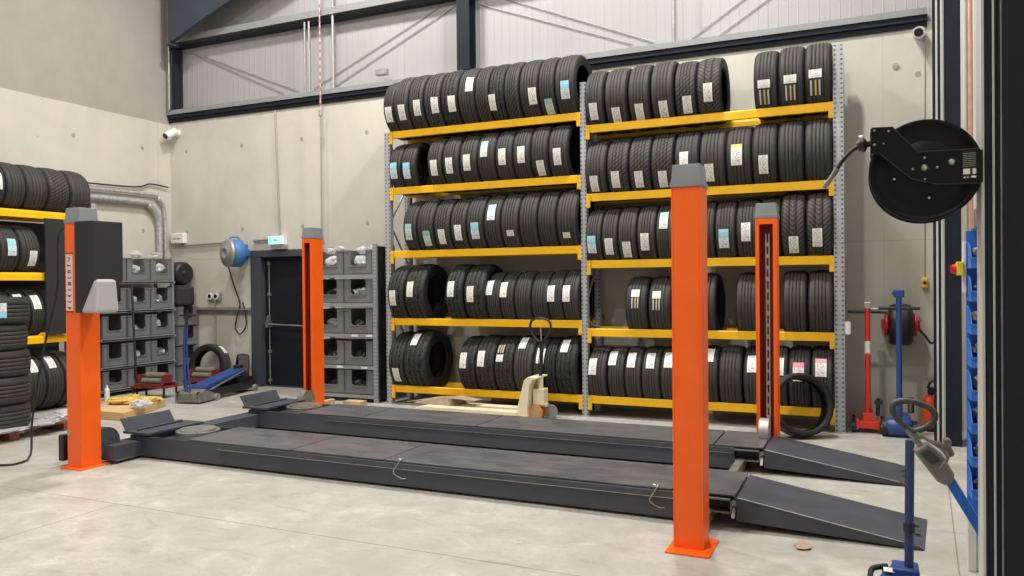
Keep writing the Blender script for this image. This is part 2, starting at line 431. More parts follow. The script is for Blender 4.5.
for i, (x0, z0, z1) in enumerate(((-7.66, 4.50, 5.56), (-7.58, 4.50, 5.56), (-7.14, 4.50, 7.2))):
    tag(MB().cyl((x0, YW-.03, z0), (x0, YW-.03, z1), .016 if i < 2 else .02, 10).build('trim_%d' % (6+i), 'conduit'), 'thin grey vertical tie rod on the cladding', None, None, 'structure')
for i, (a, b) in enumerate((((-9.84, 5.36), (-7.9, 4.58)), ((-10.16, 5.47), (-8.19, 4.58)), ((-7.6, 4.58), (-5.23, 5.55)), ((-7.2, 4.58), (-5.08, 5.49)), ((-4.6, 5.53), (-2.35, 4.58)), ((-4.76, 5.42), (-2.62, 4.59)))):
    tag(MB().cyl((a[0], YW+.105, a[1]), (b[0], YW+.105, b[1]), .006, 6).build('trim_%d' % (9+i), 'dullsteel'), 'thin diagonal brace rod on the cladding', None, None, 'structure')

tag(MB().cyl((-2.07, YW-.03, 4.50), (-2.07, YW-.03, 7.2), .022, 10).build('trim_17', 'dullsteel'), 'grey vertical rod on the cladding above the right bay of the rack', None, None, 'structure')
for i, (a, b) in enumerate((((-1.95, 4.51), (-1.2, 4.98)), ((-1.62, 4.51), (-.9, 4.95)))):
    tag(MB().cyl((a[0], YW+.105, a[1]), (b[0], YW+.105, b[1]), .006, 6).build('trim_%d' % (18+i), 'dullsteel'), 'thin diagonal brace rod on the cladding', None, None, 'structure')
# door
mb = MB(); mb.box(-8.77, -8.57, YW-.03, YW+.2, 0, 2.13).box(-7.56, -7.44, YW-.03, YW+.2, 0, 2.13).box(-8.77, -7.44, YW-.035, YW+.2, 2.03, 2.135).box(-8.57, -7.56, YW+.05, YW+.2, 0, .02)
tag(mb.build('door_frame', 'doorframe'), 'slate grey steel door frame')
fr = bpy.data.objects['door_frame']
d = thing('door_1', 'dark fire door with a push bar in the back wall', 'door', (-8.06, YW+.1, 0)); del d['category']; d['kind'] = 'structure'
me_loc = fr.location.copy(); fr.parent = d; fr.location = me_loc-d.location
lf = MB().box(-8.57, -7.56, YW+.07, YW+.12, .02, 2.03).build('door_leaf', 'door', d)
mb = MB(); mb.tube([(-8.47, YW+.0, .98), (-8.3, YW+.0, .975), (-7.62, YW+.0, .96)], .013, 10, smooth=0).box(-8.50, -8.44, YW-.02, YW+.07, .93, 1.03).box(-7.66, -7.61, YW-.01, YW+.07, .93, 1.0)
mb.prism([(-8.50, 1.02), (-8.45, 1.02), (-8.455, 1.12), (-8.48, 1.12)], 'y', YW, YW+.06)
mb.build('push_bar', 'silver', lf)
mb = MB(); mb.cyl((-8.47, YW+.05, .04), (-8.47, YW+.05, 1.97), .007, 8)
for z in (.10, .55, 1.45, 1.93): mb.box(-8.49, -8.45, YW+.035, YW+.07, z-.02, z+.02)
mb.build('bolt_rod', 'dullsteel', lf)

# right-hand steel columns of the shutter opening
def guide(name, n, x0, y0, bright, label):
    mb = MB(); s = 1.0 if n == 1 else .55
    if n == 1:
        mb.box(x0, x0+.21, y0, y0+.30, 0, ZC)                       # column
        mb.box(x0-.022, x0, y0+.02, y0+.05, 0, ZC, 0)
        mb.box(x0+.0, x0+.018, y0-.006, y0, 0, ZC, 1).box(x0+.042, x0+.062, y0-.012, y0, 0, ZC, 1).box(x0+.066, x0+.072, y0-.004, y0, 0, ZC, 1)
    else:
        mb.box(x0+.020, x0+.36, y0, y0+.12, 0, ZC)
        mb.box(x0+.012, x0+.020, y0-.006, y0+.12, 0, ZC, 1).box(x0+.044, x0+.050, y0-.006, y0, 0, ZC, 1).box(x0+.067, x0+.0715, y0-.005, y0, 0, ZC, 2)
        mb.box(x0+.0715, x0+.36, y0-.02, y0, 0, ZC, 0)
    return tag(mb.build(name, ['column_paint', 'edge', 'dullsteel']), label, None, None, 'structure')
guide('trim_15', 1, .648, 8.42, .6, 'dark steel column with bright edge strips at the back right corner')
guide('trim_16', 2, .360, 3.06, .6, 'near dark steel column with bright edge strips at the right border')
mb = MB().cyl((.90, 8.1, 1.8), (.90, 8.1, ZC-.05), .022, 10)
tag(mb.build('wall_pipe', 'copper'), 'pinkish vertical pipe on the off-white right wall', 'pipe')

# ------------------------------------------------------------------ tyres
def tyre_mesh(kind, rin, seg=60):
    pts = []   # (axial, radius, v)
    def crown(a): return 1-.035*(abs(a)/.42)**2.6
    pts += [(-.36, rin, .03), (-.42, rin+.004, .04), (-.455, rin+.05, .05), (-.495, (rin+1)/2-.01, .08), (-.5, (rin+1)/2+.06, .1), (-.488, .91, .13), (-.46, .945, .17)]
    gr = (-.215, -.075, .075, .215) if kind != 'blocky' else (-.22, .0, .22)
    if kind == 'directional': gr = (-.14, .14)
    xs = [-.42, -.38, -.32]
    for g in gr: xs += [('g', g)]
    xs += [.32, .38, .42]
    hw = .017
    for x in xs:
        if isinstance(x, tuple):
            g = x[1]; c = crown(g)
            for a, r in ((g-hw-.004, c), (g-hw, c-.004), (g-hw+.004, c-.028), (g+hw-.004, c-.028), (g+hw, c-.004), (g+hw+.004, c)):
                pts.append((a, r, .2+.6*(a+.42)/.84))
        else: pts.append((x, crown(x), .2+.6*(x+.42)/.84))
    pts += [(.46, .945, .83), (.488, .91, .87), (.5, (rin+1)/2+.06, .9), (.495, (rin+1)/2-.01, .92), (.455, rin+.05, .95), (.42, rin+.004, .96), (.36, rin, .97),
            (.34, rin+.03, .98), (.43, (rin+1)/2, .98), (.40, .90, .98), (0, .935, .99), (-.40, .90, .99), (-.43, (rin+1)/2, .99), (-.34, rin+.03, .99)]
    n = len(pts); vs = []; fs = []; uvs = []
    for i in range(seg):
        t = 2*PI*i/seg
        for a, r, v in pts: vs.append((a, r*math.cos(t), r*math.sin(t)))
    for i in range(seg):
        j = (i+1) % seg
        for k in range(n):
            l = (k+1) % n; fs.append((i*n+k, j*n+k, j*n+l, i*n+l))
            v0 = pts[k][2]; v1 = pts[l][2]
            if k >= n-8: v0 = v1 = .99
            uvs += [(i/seg, v0), ((i+1)/seg, v0), ((i+1)/seg, v1), (i/seg, v1)]
    me = bpy.data.meshes.new('tyre_'+kind); me.from_pydata(vs, [], fs)
    ul = me.uv_layers.new(name='UVMap')
    for d_, uv in zip(ul.data, uvs): d_.uv = uv
    for p in me.polygons: p.use_smooth = True
    me.materials.append(M['rub_'+kind]); me.update(); return me
TM = {}
for k in KINDS:
    for rn in (.60, .68): TM[(k, rn)] = tyre_mesh(k, rn)

def sticker(parent, w, R, ang, du, ww, hh, mat, name='paper_label', lift=.006, T=None):
    # a paper label curved round the tread; ang = height of its centre above the axle, in degrees, seen from the front (-Y)
    n = 7; vs = []; uv = []
    for i in range(n):
        a = math.radians(ang)+((i/(n-1))-.5)*hh/R
        for s in (-.5, .5):
            x = du+s*ww/w; r = 1-.035*(min(.45, abs(x))/.42)**2.6+lift/R
            vs.append((x, -r*math.cos(a), r*math.sin(a))); uv.append((s+.5, i/(n-1)))
    fs = [(2*i, 2*i+1, 2*i+3, 2*i+2) for i in range(n-1)]
    me = bpy.data.meshes.new(name); me.from_pydata(vs, [], fs); ul = me.uv_layers.new(name='UVMap')
    for p in me.polygons:
        for li in p.loop_indices: ul.data[li].uv = uv[me.loops[li].vertex_index]
    me.materials.append(M[mat]); o = bpy.data.objects.new(name, me); COL.objects.link(o); o.parent = parent
    so = o.modifiers.new('thickness', 'SOLIDIFY'); so.thickness = .002/R
    if T is not None: o.matrix_local = T
    return o

STK = {'w': ('lab_w', .095, .20, 'white label'), 'b': ('lab_b', .105, .21, 'blue-topped label'), 'g': ('lab_g', .095, .21, 'green-topped label'),
       's': ('lab_s', .09, .075, 'small white sticker'), 'k': ('lab_k', .115, .23, 'yellow-topped white label'), 'p': ('lab_p', .11, .20, 'pink-topped white label'),
       'x': ('lab_w', .125, .085, 'wide white label over painted stripes'), 'y': ('lab_w', .095, .09, 'white label and gold stripes')}
ORD = ['first', 'second', 'third', 'fourth', 'fifth', 'sixth', 'seventh', 'eighth', 'ninth', 'tenth', 'eleventh', 'twelfth']
SHELF = {1: 'top shelf', 2: 'second shelf', 3: 'middle shelf', 4: 'fourth shelf', 5: 'bottom shelf'}
BAY = {'B1': 'left bay', 'B2': 'right bay'}
TREAD = {'ribbed': 'ribbed', 'directional': 'arrow-tread', 'slashed': 'slash-tread', 'blocky': 'chunky', 'sipe': 'fine-tread'}
def new_tyre(kind, rin, x, y, z, w, R, label, group, rz=0):
    o = bpy.data.objects.new('tyre', TM[(kind, rin)]); COL.objects.link(o)
    o.location = (x, y, z); o.scale = (w, R, R); o.rotation_euler = (0, 0, rz)
    return tag(o, label, 'tyre', group)
ROWS = {
 'B1R1': (3.615, [(-5.732, -5.561, 0.389, (0.03, -17, 'w')), (-5.56, -5.331, 0.409, (0.06, -19, 'w')), (-5.33, -5.105, 0.435, (0.09, -14, 'w')), (-5.105, -4.855, 0.427, (0.18, -13, 'w')), (-4.855, -4.61, 0.417, (0.17, -14, 'w')), (-4.609, -4.369, 0.41, (0.2, 18, 'w')), (-4.369, -4.175, 0.415, None), (-4.175, -3.97, 0.415, (-0.43, -20, 'w')), (-3.97, -3.769, 0.426, None), (-3.768, -3.519, 0.439, (0.21, -17, 'w')), (-3.519, -3.313, 0.422, (0.09, -39, 'g')), (-3.313, -3.048, 0.422, (0.03, -13, 'b'))]),
 'B1R2': (2.87, [(-5.679, -5.486, 0.348, (-0.08, -8, 'b')), (-5.486, -5.265, 0.352, (-0.1, -11, 'b')), (-5.085, -4.864, 0.369, (-0.02, -13, 'w')), (-4.864, -4.619, 0.369, (-0.06, -11, 'w')), (-4.618, -4.364, 0.365, (-0.06, -7, 'w')), (-4.364, -4.115, 0.372, (-0.09, 16, 'g')), (-4.114, -3.877, 0.373, (-0.07, -3, 'w')), (-3.877, -3.638, 0.378, (0.01, -3, 'w')), (-3.638, -3.411, 0.381, (0.04, -32, 'w')), (-3.411, -3.156, 0.377, (-0.03, -12, 'w'))]),
 'B1R3': (2.03, [(-5.456, -5.244, 0.376, (-0.05, -9, 'g')), (-5.243, -4.99, 0.382, (0.09, -25, 'g')), (-4.99, -4.749, 0.379, (-0.02, -22, 'w')), (-4.749, -4.52, 0.379, (-0.0, -15, 'w')), (-4.52, -4.274, 0.388, (0.03, -14, 'b')), (-4.274, -4.041, 0.388, (-0.03, 20, 'b')), (-4.041, -3.798, 0.39, (0.04, -21, 's')), (-3.798, -3.554, 0.392, None), (-3.554, -3.315, 0.391, None), (-3.315, -3.05, 0.39, (-0.02, -29, 's'))]),
 'B1R4': (1.14, [(-5.698, -5.442, 0.394, (-0.13, -7, 'w')), (-5.435, -5.133, 0.398, (-0.17, 9, 'w')), (-4.828, -4.579, 0.393, (-0.14, 10, 'w')), (-4.565, -4.27, 0.39, (-0.15, 1, 'w')), (-4.271, -4.078, 0.344, (-0.32, 26, 'w')), (-4.078, -3.888, 0.345, (-0.25, 21, 'w')), (-3.888, -3.662, 0.347, None), (-3.662, -3.44, 0.345, None), (-3.44, -3.254, 0.349, (-0.32, 11, 'w')), (-3.254, -3.04, 0.353, (-0.25, 10, 'w'))]),
 'B1R5': (0.25, [(-5.709, -5.452, 0.389, (0.0, -25, 'w')), (-5.452, -5.113, 0.403, (-0.12, 47, 'w')), (-4.66, -4.419, 0.374, (-0.18, 13, 'w')), (-4.419, -4.154, 0.382, (-0.16, 16, 'w')), (-4.154, -3.896, 0.378, (-0.2, 19, 'y')), (-3.896, -3.63, 0.384, (-0.14, 53, 'w')), (-3.63, -3.486, 0.377, (0.13, 27, 'w')), (-3.486, -3.344, 0.378, None), (-3.344, -3.078, 0.386, (-0.13, 47, 'w'))]),
 'B2R1': (3.45, [(-2.951, -2.719, 0.378, (-0.03, -26, 'w')), (-2.707, -2.439, 0.379, (-0.01, -38, 'w')), (-2.426, -2.176, 0.382, (-0.0, -36, 'w')), (-2.165, -1.904, 0.385, (0.04, -36, 'w')), (-1.898, -1.655, 0.371, (0.08, -30, 'w')), (-1.655, -1.385, 0.374, (-0.02, -13, 'w')), (-1.047, -0.801, 0.373, (-0.06, -9, 'x')), (-0.795, -0.536, 0.379, (-0.04, -7, 'x')), (-0.536, -0.265, 0.38, (-0.1, -3, 'x'))]),
 'B2R2': (2.64, [(-2.958, -2.696, 0.368, (-0.08, -30, 'w')), (-2.69, -2.427, 0.371, (-0.1, -25, 'w')), (-2.427, -2.171, 0.374, (-0.04, -28, 'w')), (-2.171, -1.91, 0.377, (0.02, -31, 'w')), (-1.904, -1.628, 0.377, (-0.09, -1, 'w')), (-1.622, -1.342, 0.38, (-0.13, -25, 'w')), (-1.342, -1.069, 0.381, (-0.07, 2, 'k')), (-1.069, -0.808, 0.385, (-0.04, -18, 'w')), (-0.804, -0.545, 0.388, None), (-0.539, -0.27, 0.386, None)]),
 'B2R3': (1.85, [(-2.965, -2.757, 0.36, (-0.11, -15, 'b')), (-2.757, -2.564, 0.361, (-0.04, -20, 'w')), (-2.564, -2.34, 0.366, (-0.03, -28, 'w')), (-2.34, -2.12, 0.367, (-0.06, -14, 'w')), (-2.12, -1.916, 0.367, (-0.05, 25, 'g')), (-1.66, -1.465, 0.371, None), (-1.465, -1.242, 0.369, (-0.06, -13, 'b')), (-1.242, -0.997, 0.371, (-0.06, -3, 'w')), (-0.992, -0.779, 0.375, None), (-0.778, -0.534, 0.393, (0.02, -31, 'w')), (-0.53, -0.269, 0.394, (-0.07, -20, 'w'))]),
 'B2R4': (1.045, [(-2.488, -2.23, 0.353, (-0.02, 26, 'y')), (-2.218, -1.956, 0.352, (-0.12, 23, 'y')), (-1.699, -1.46, 0.364, None), (-1.252, -1.018, 0.366, None), (-0.769, -0.525, 0.372, None), (-0.516, -0.264, 0.373, None)]),
 'B2R5': (0.25, [(-2.96, -2.722, 0.337, (-0.22, 20, 'w')), (-2.71, -2.506, 0.337, (-0.24, 41, 'w')), (-2.506, -2.306, 0.339, (-0.12, 37, 'w')), (-2.306, -2.087, 0.343, (-0.03, 35, 'w')), (-2.087, -1.883, 0.346, (-0.06, 37, 'w')), (-1.65, -1.444, 0.353, (-0.0, 49, 'w')), (-1.44, -1.189, 0.356, None), (-1.179, -0.941, 0.356, (-0.12, 31, 'w')), (-0.936, -0.718, 0.359, (0.08, 27, 'w')), (-0.718, -0.491, 0.361, (-0.04, 18, 'p')), (-0.491, -0.269, 0.364, (-0.06, 26, 'p'))]),
}
KSEL = {'B1R1': 'sissbrsbsrrr', 'B1R2': 'rrsrrrrrrr', 'B1R3': 'rrssrrirrr', 'B1R4': 'bbbbrrrrri', 'B1R5': 'bbbbbirbb', 'B2R1': 'iiiisdrrr',
        'B2R2': 'isssrirrrr', 'B2R3': 'iiiiiiirsdd', 'B2R4': 'rriiii', 'B2R5': 'iriiirrriri'}
KM = {'s': 'slashed', 'i': 'sipe', 'b': 'blocky', 'r': 'ribbed', 'd': 'directional'}
HID = {'B2R3': 5, 'B2R4': 2, 'B2R5': 5}         # from here on the tyres are counted from the right
for key, (zb, lst) in ROWS.items():
    bay, row = key[:2], int(key[3]); n = len(lst)
    for i, (x0, x1, R, st) in enumerate(lst):
        R = min(R, .41)-.002
        if bay == 'B1': x0 = max(x0, -5.74 if row == 1 else -5.697); x1 = min(x1, -3.045)
        else: x0 = max(x0, -2.955); x1 = min(x1, -.272)
        w = (x1-x0)*.985; kind = KM[KSEL[key][i]]
        dd = .235; z = zb+math.sqrt(R*R-dd*dd)+.002
        if i >= HID.get(key, 99): where = '%s from right' % ORD[n-1-i]
        else: where = '%s from left' % ORD[i]
        stxt = STK[st[2]][3] if st else 'no label'
        lab = '%s tyre, %s, %s, %s of %s' % (TREAD[kind], stxt, where, SHELF[row], BAY[bay])
        t = new_tyre(kind, .60 if kind in ('blocky', 'slashed') else .68, (x0+x1)/2, 8.98, z, w, R, lab, 'tyres on the %s of the %s' % (SHELF[row], BAY[bay]))
        if st:
            m_, ww, hh, _ = STK[st[2]]
            du = max(-.28, min(.28, st[0]))
            sticker(t, w, R, st[1], du, ww, hh, m_)
            if st[2] == 'x': sticker(t, w, R, st[1]-22, du, .11, .16, 'tread_stripe', 'painted_stripe')
            if st[2] == 'y': sticker(t, w, R, st[1]+(-19 if bay == 'B2' else 19), du, .09, .12, 'tread_stripe', 'painted_stripe')

# ------------------------------------------------------------------ the back tyre rack
rack = thing('tyre_rack', 'tall two-bay yellow and galvanised tyre rack against the back wall', 'rack', (-2.9, 9.0, 0))
def upright(x0, x1, ztop, parent, axis='x', f0=8.72, b1=9.28):
    for y0, y1 in ((f0, f0+.075), (b1-.075, b1)):
        mb = MB()
        if axis == 'x': mb.box(x0, x1, y0, y1, .008, ztop).box(x0-.02, x1+.02, y0-.015, y1+.03, 0, .008)
        else: mb.box(y0, y1, x0, x1, .008, ztop).box(y0-.02, y1+.02, x0-.01, x1+.01, 0, .008)
        mb.build('upright', 'upright', parent)
    mb = MB(); zs = [.2+i*.55 for i in range(int((ztop-.3)/.55)+1)]; xm = (x0+x1)/2
    for i, z in enumerate(zs[:-1]):
        a, b = (f0+.05, b1-.05) if i % 2 == 0 else (b1-.05, f0+.05)
        p, q = (xm, a, z), (xm, b, zs[i+1])
        if axis != 'x': p, q = (p[1], p[0], p[2]), (q[1], q[0], q[2])
        mb.cyl(p, q, .012, 8)
    mb.build('frame_brace', 'galv', parent)
upright(-5.785, -5.705, 3.60, rack); upright(-3.035, -2.965, 3.96, rack); upright(-.264, -.165, 4.03, rack)
def beam(xa, xb, zt, parent, axis='x', y0=8.735, y1=8.785, h=.092):
    mb = MB()
    if axis == 'x':
        mb.prism([(y0, zt-h), (y0, zt-.010), (y0+.008, zt), (y0+.012, zt), (y1, zt-.040), (y1, zt-h)], 'x', xa, xb)
    else:
        mb.prism([(y0, zt-h), (y0, zt-.028), (y0-.012*(1 if y1 < y0 else -1), zt-.014), (y1, zt), (y1, zt-h)], 'y', xa, xb)
    o = mb.build('beam', 'yellow', parent)
    return o
for bay, xa, xb in (('B1', -5.705, -3.035), ('B2', -2.965, -.264)):
    for r in range(1, 6):
        zt = ROWS['%sR%d' % (bay, r)][0]
        b = beam(xa, xb, zt, rack)
        for x, s in ((xa, 1), (xb, -1)):
            mb = MB(); mb.box(min(x, x+s*.045), max(x, x+s*.045), 8.718, 8.7352, zt-.17, zt-.004)
            for z in (zt-.145, zt-.08, zt-.02): mb.cyl((x+s*.022, 8.7185, z), (x+s*.022, 8.711, z), .007, 8)
            mb.build('beam_connector', 'yellow', b)
        mb = MB(); mb.prism([(9.175, zt-.09), (9.175, zt-.040), (9.213, zt), (9.225, zt), (9.225, zt-.09)], 'x', xa, xb); mb.build('beam', 'yellow', rack)
# ------------------------------------------------------------------ left rack
lrack = thing('tyre_rack', 'yellow-beamed tyre rack against the left wall, partly out of frame', 'rack', (-9.8, 5.9, 0))
Y0, Y1 = 4.55, 7.22
for z in (2.565, 1.78, .98):
    for x0, x1 in ((-9.50, -9.55), (-10.03, -10.08)):
        mb = MB(); mb.prism([(x0, z-.1), (x0, z-.025), (x0-.012, z-.012), (x1, z), (x1, z-.1)], 'y', Y0, Y1); b = mb.build('beam', 'yellow', lrack)
for ya, yb in ((Y0-.07, Y0), (Y1, Y1+.07)):
    upright(ya, yb, 2.72, lrack, 'y', -10.08, -9.50)
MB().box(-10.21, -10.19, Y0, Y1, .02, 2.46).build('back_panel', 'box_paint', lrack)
def left_row(zb, ys, R, name, kinds, sts, count_lab):
    for i, (a, b) in enumerate(ys):
        kind = KM[kinds[i]]; w = (b-a)*.985; dd = .185
        z = zb+math.sqrt(R*R-dd*dd)+.002 if zb > 0 else R+.001
        st = sts.get(i); stxt = STK[st[2]][3] if st else 'no label'
        t = new_tyre(kind, .68, -9.79, (a+b)/2, z, w, R, '%s tyre, %s, %s, %s of left wall rack' % (TREAD[kind], stxt, count_lab(i, len(ys)), name), 'tyres on the %s of the left wall rack' % name, PI/2)
        if st:
            m_, ww, hh, _ = STK[st[2]]; sticker(t, w, R, st[1], st[0], ww, hh, m_)
fromr = lambda i, n: '%s from right' % ORD[n-1-i]
left_row(2.565, [(5.81, 6.07), (6.07, 6.32), (6.32, 6.61), (6.61, 6.91), (6.91, 7.21)], .325, 'top shelf', 'rrrsi', {0: (.1, 8, 'w')}, fromr)
left_row(1.78, [(5.76, 5.98), (5.98, 6.23), (6.23, 6.49)], .328, 'second shelf', 'rrr', {1: (.05, 6, 'b'), 2: (.1, -18, 'w')}, fromr)
left_row(.98, [(5.70, 5.93), (5.93, 6.15), (6.15, 6.36), (6.36, 6.56)], .325, 'third shelf', 'rrrr', {2: (-.1, 35, 'w'), 3: (-.1, 30, 'w')}, fromr)
left_row(-.012, [(6.02, 6.27), (6.27, 6.53), (6.53, 6.77), (6.77, 7.0)], .37, 'bottom shelf', 'rrrr', {1: (-.1, 40, 'w'), 2: (-.1, 45, 'w')}, fromr)
bd = MB().box(-9.475, -9.44, 6.53, 6.83, .985, 2.47)
tag(bd.build('backing_board', 'box_paint', bevel=.004), 'dark grey upright board at the right end of the left wall rack', 'board')
# ------------------------------------------------------------------ four-post lift
lift = thing('car_lift', 'four-post vehicle lift with orange posts and charcoal runways and ramps', 'car lift', (-3.4, 6.0, 0))
lift_posts = {}
def post(x0, x1, yn, yd, open_side, label):
    """box-section post; open_side 'y+' or 'y-' is the slotted side"""
    H = 2.155; th = .012; y0, y1 = yn, yn+yd
    mb = MB(); zb = .012
    mb.box(x0, x0+th, y0, y1, zb, H).box(x1-th, x1, y0, y1, zb, H)
    lip = .034
    ys, yo = ((y0, y0+th), (y1-th, y1)) if open_side == 'y+' else ((y1-th, y1), (y0, y0+th))
    mb.box(x0+th, x1-th, ys[0], ys[1], zb, H)
    mb.box(x0+th, x0+lip, yo[0], yo[1], zb, H).box(x1-lip, x1-th, yo[0], yo[1], zb, H).box(x0+lip, x1-lip, yo[0], yo[1], H-.055, H)
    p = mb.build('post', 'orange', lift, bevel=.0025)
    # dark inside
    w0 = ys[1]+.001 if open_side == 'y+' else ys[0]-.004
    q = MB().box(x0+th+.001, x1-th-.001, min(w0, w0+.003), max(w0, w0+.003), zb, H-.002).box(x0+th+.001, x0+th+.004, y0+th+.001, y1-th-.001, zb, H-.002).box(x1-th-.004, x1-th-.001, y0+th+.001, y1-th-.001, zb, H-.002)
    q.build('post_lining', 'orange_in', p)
    xm = (x0+x1)/2; ym = (y0+y1)/2+ (.03 if open_side == 'y-' else -.03)
    mb = MB(); mb.box(xm-.018, xm-.008, ym-.01, ym+.01, .05, 2.02).box(xm+.008, xm+.018, ym-.01, ym+.01, .05, 2.02)
    for k in range(18): mb.box(xm-.018, xm+.018, ym-.014, ym-.004, .12+k*.105, .155+k*.105)
    mb.build('latch_ladder', 'silver', p)
    # base plate
    px0, px1, py0, py1 = x0-.03, x1+.05, y0-(.10 if x0 > -2 else .05), y1+.045
    MB().box(px0, px1, py0, py1, 0, .012).build('base_plate', 'orange', p, bevel=.002)
    # cap: frustum with a lip
    mb = MB(); mb.box(x0-.006, x1+.006, y0-.006, y1+.006, H, H+.03)
    i0 = .008
    mb.hexa([(x0, y0, H+.03), (x1, y0, H+.03), (x1, y1, H+.03), (x0, y1, H+.03)], [(x0+i0, y0+i0, H+.135), (x1-i0, y0+i0, H+.135), (x1-i0, y1-i0, H+.135), (x0+i0, y1-i0, H+.135)])
    mb.build('cap', 'cap', p, bevel=.003)
    p['label'] = label
    return p
FL = post(-6.398, -6.214, 4.60, .19, 'y+', 'orange front left post carrying the control box')
FR = post(-1.035, -.857, 4.60, .19, 'y+', 'near orange post')
BL = post(-6.22, -6.07, 7.556, .21, 'y-', 'far left orange post with its open slot facing the runways')
BR = post(-.875, -.69, 7.27, .20, 'y-', 'far right orange post with its open slot facing the runways')

# runways
def runway(y0, y1, n):
    X0, X1, H = -6.26, -.98, .212
    mb = MB(); mb.box(X0, X1, y0, y0+.012, .02, H-.01).box(X0, X1, y1-.012, y1, .02, H-.01).box(X0, X0+.012, y0, y1, .02, H-.01)
    mb.box(X0+.012, X1, y0+.012, y1-.012, .05, .062)
    mb.box(X0+1.1, X1, y0-.022, y0, H-.055, H-.012)      # jack rail ledge, both sides
    mb.box(X0+1.1, X1, y1, y1+.022, H-.055, H-.012)
    r = mb.build('runway', 'navy', lift, bevel=.002)
    # deck plates with visible joints
    xs = [X0+.72, -4.36, -3.435, -1.155, X1+.235] if n == 0 else [X0+.72, -4.75, -3.41, -1.15, X1+.235]
    for a, b in zip(xs[:-1], xs[1:]):
        MB().box(a+.006, b-.006, y0-.004, y1+.004, H-.008, H+.004).build('deck_plate', 'deck', r, bevel=.002)
    MB().box(X0+1.1, X1-.01, y0-.0225, y0-.0221, H-.0565, H-.0535).build('edge_strip', 'silver', r)
    # lowered pocket with turntable
    mb = MB(); mb.box(X0, X0+.71, y0+.012, y1-.012, H-.06, H-.05); mb.build('pocket', 'navy', r)
    T = TR(X0+.40, (y0+y1)/2+.02, H-.03)
    mb = MB(); mb.cyl((X0+.50, (y0+y1)/2+.02, H-.048), (X0+.50, (y0+y1)/2+.02, H+.012), .20, 40); mb.cyl((X0+.50, (y0+y1)/2+.02, H+.012), (X0+.50, (y0+y1)/2+.02, H+.028), .165, 40)
    for k in range(8):
        t = k*PI/4; cx, cy = X0+.50+.185*math.cos(t), (y0+y1)/2+.02+.185*math.sin(t); mb.cyl((cx, cy, H+.012), (cx, cy, H+.022), .012, 8)
    mb.build('turntable', 'silver', r)
    # wheel stop: flat shelf plus a raised tilted plate
    mb = MB(); mb.box(X0-.06, X0+.27, y0-.03, y1+.0, H+.005, H+.028).box(X0+.02, X0+.22, y0+.02, y1-.02, H-.05, H+.005)
    mb.hexa([(X0-.04, y0-.02, H+.028), (X0-.025, y0-.02, H+.028), (X0-.025, y1-.09, H+.028), (X0-.04, y1-.09, H+.028)],
            [(X0-.10, y0-.03, H+.14), (X0-.085, y0-.03, H+.14), (X0-.085, y1-.10, H+.14), (X0-.10, y1-.10, H+.14)])
    mb.cyl((X0+.06, y0+.03, H+.038), (X0+.06, y1-.08, H+.038), .010, 8)
    mb.build('wheel_stop', 'navy', r, bevel=.002)
    # open end box and hinge
    mb = MB(); mb.box(X1, X1+.21, y0-.03, y0-.018, .098, .108, 1).box(X1, X1+.21, y0-.03, y0-.018, .182, .192, 1).box(X1, X1+.21, y0-.018, y0+.05, .182, .192, 0).box(X1, X1+.21, y0-.018, y0+.05, .098, .104, 0)
    mb.box(X1+.20, X1+.21, y0-.03, y0+.05, .098, .192, 1).box(X1, X1+.21, y0+.05, y0+.06, .098, .192, 2)
    mb.prism([(y0-.075, .085), (y0-.02, .14), (y0-.02, .085)], 'x', X1+.212, X1+.232, 1)
    mb.cyl((X1+.22, y0-.03, .165), (X1+.22, y1+.03, .165), .016, 12, mat=1)
    mb.build('end_bracket', ['navy', 'cast', 'black'], r)
    # ramp
    a, b = X1+.236, .335
    mb = MB()
    mb.hexa([(a, y0-.01, .05), (b-.06, y0-.01, .004), (b-.06, y1+.01, .004), (a, y1+.01, .05)], [(a, y0-.01, .20), (b-.06, y0-.01, .03), (b-.06, y1+.01, .03), (a, y1+.01, .20)])
    mb.hexa([(b-.06, y0-.01, .004), (b-.01, y0-.01, .002), (b+.05, y1+.01, .002), (b-.06, y1+.01, .004)], [(b-.06, y0-.01, .028), (b-.01, y0-.01, .008), (b+.05, y1+.01, .008), (b-.06, y1+.01, .028)])
    for t in (.35, .65): mb.cyl((b-.03, y0+t*(y1-y0), .03), (b-.03, y0+t*(y1-y0), .036), .018, 10)
    rp = mb.build('ramp', 'navy', lift, bevel=.004)
    mb = MB(); mb.tube([(a+.01, y0-.012, .201), (b-.08, y0-.012, .034)], .0035, 6, smooth=0); mb.build('worn_edge', 'silver', rp)
    return r
r0 = runway(5.128, 5.765, 0); r1 = runway(6.665, 7.31, 1)
for r_, xs in ((r0, ((-3.30, 5.13), (-1.28, 5.13))),):
    for x, y in xs:
        MB().tube([(x, y+.03, .222), (x+.03, y-.02, .235), (x+.0, y-.045, .18), (x-.02, y-.05, .13), (x+.04, y-.032, .09), (x+.07, y-.018, .088)], .0035, 6).cyl((x-.015, y+.03, .216), (x+.015, y+.03, .216), .012, 8).build('pin_lanyard', 'silver', r_)

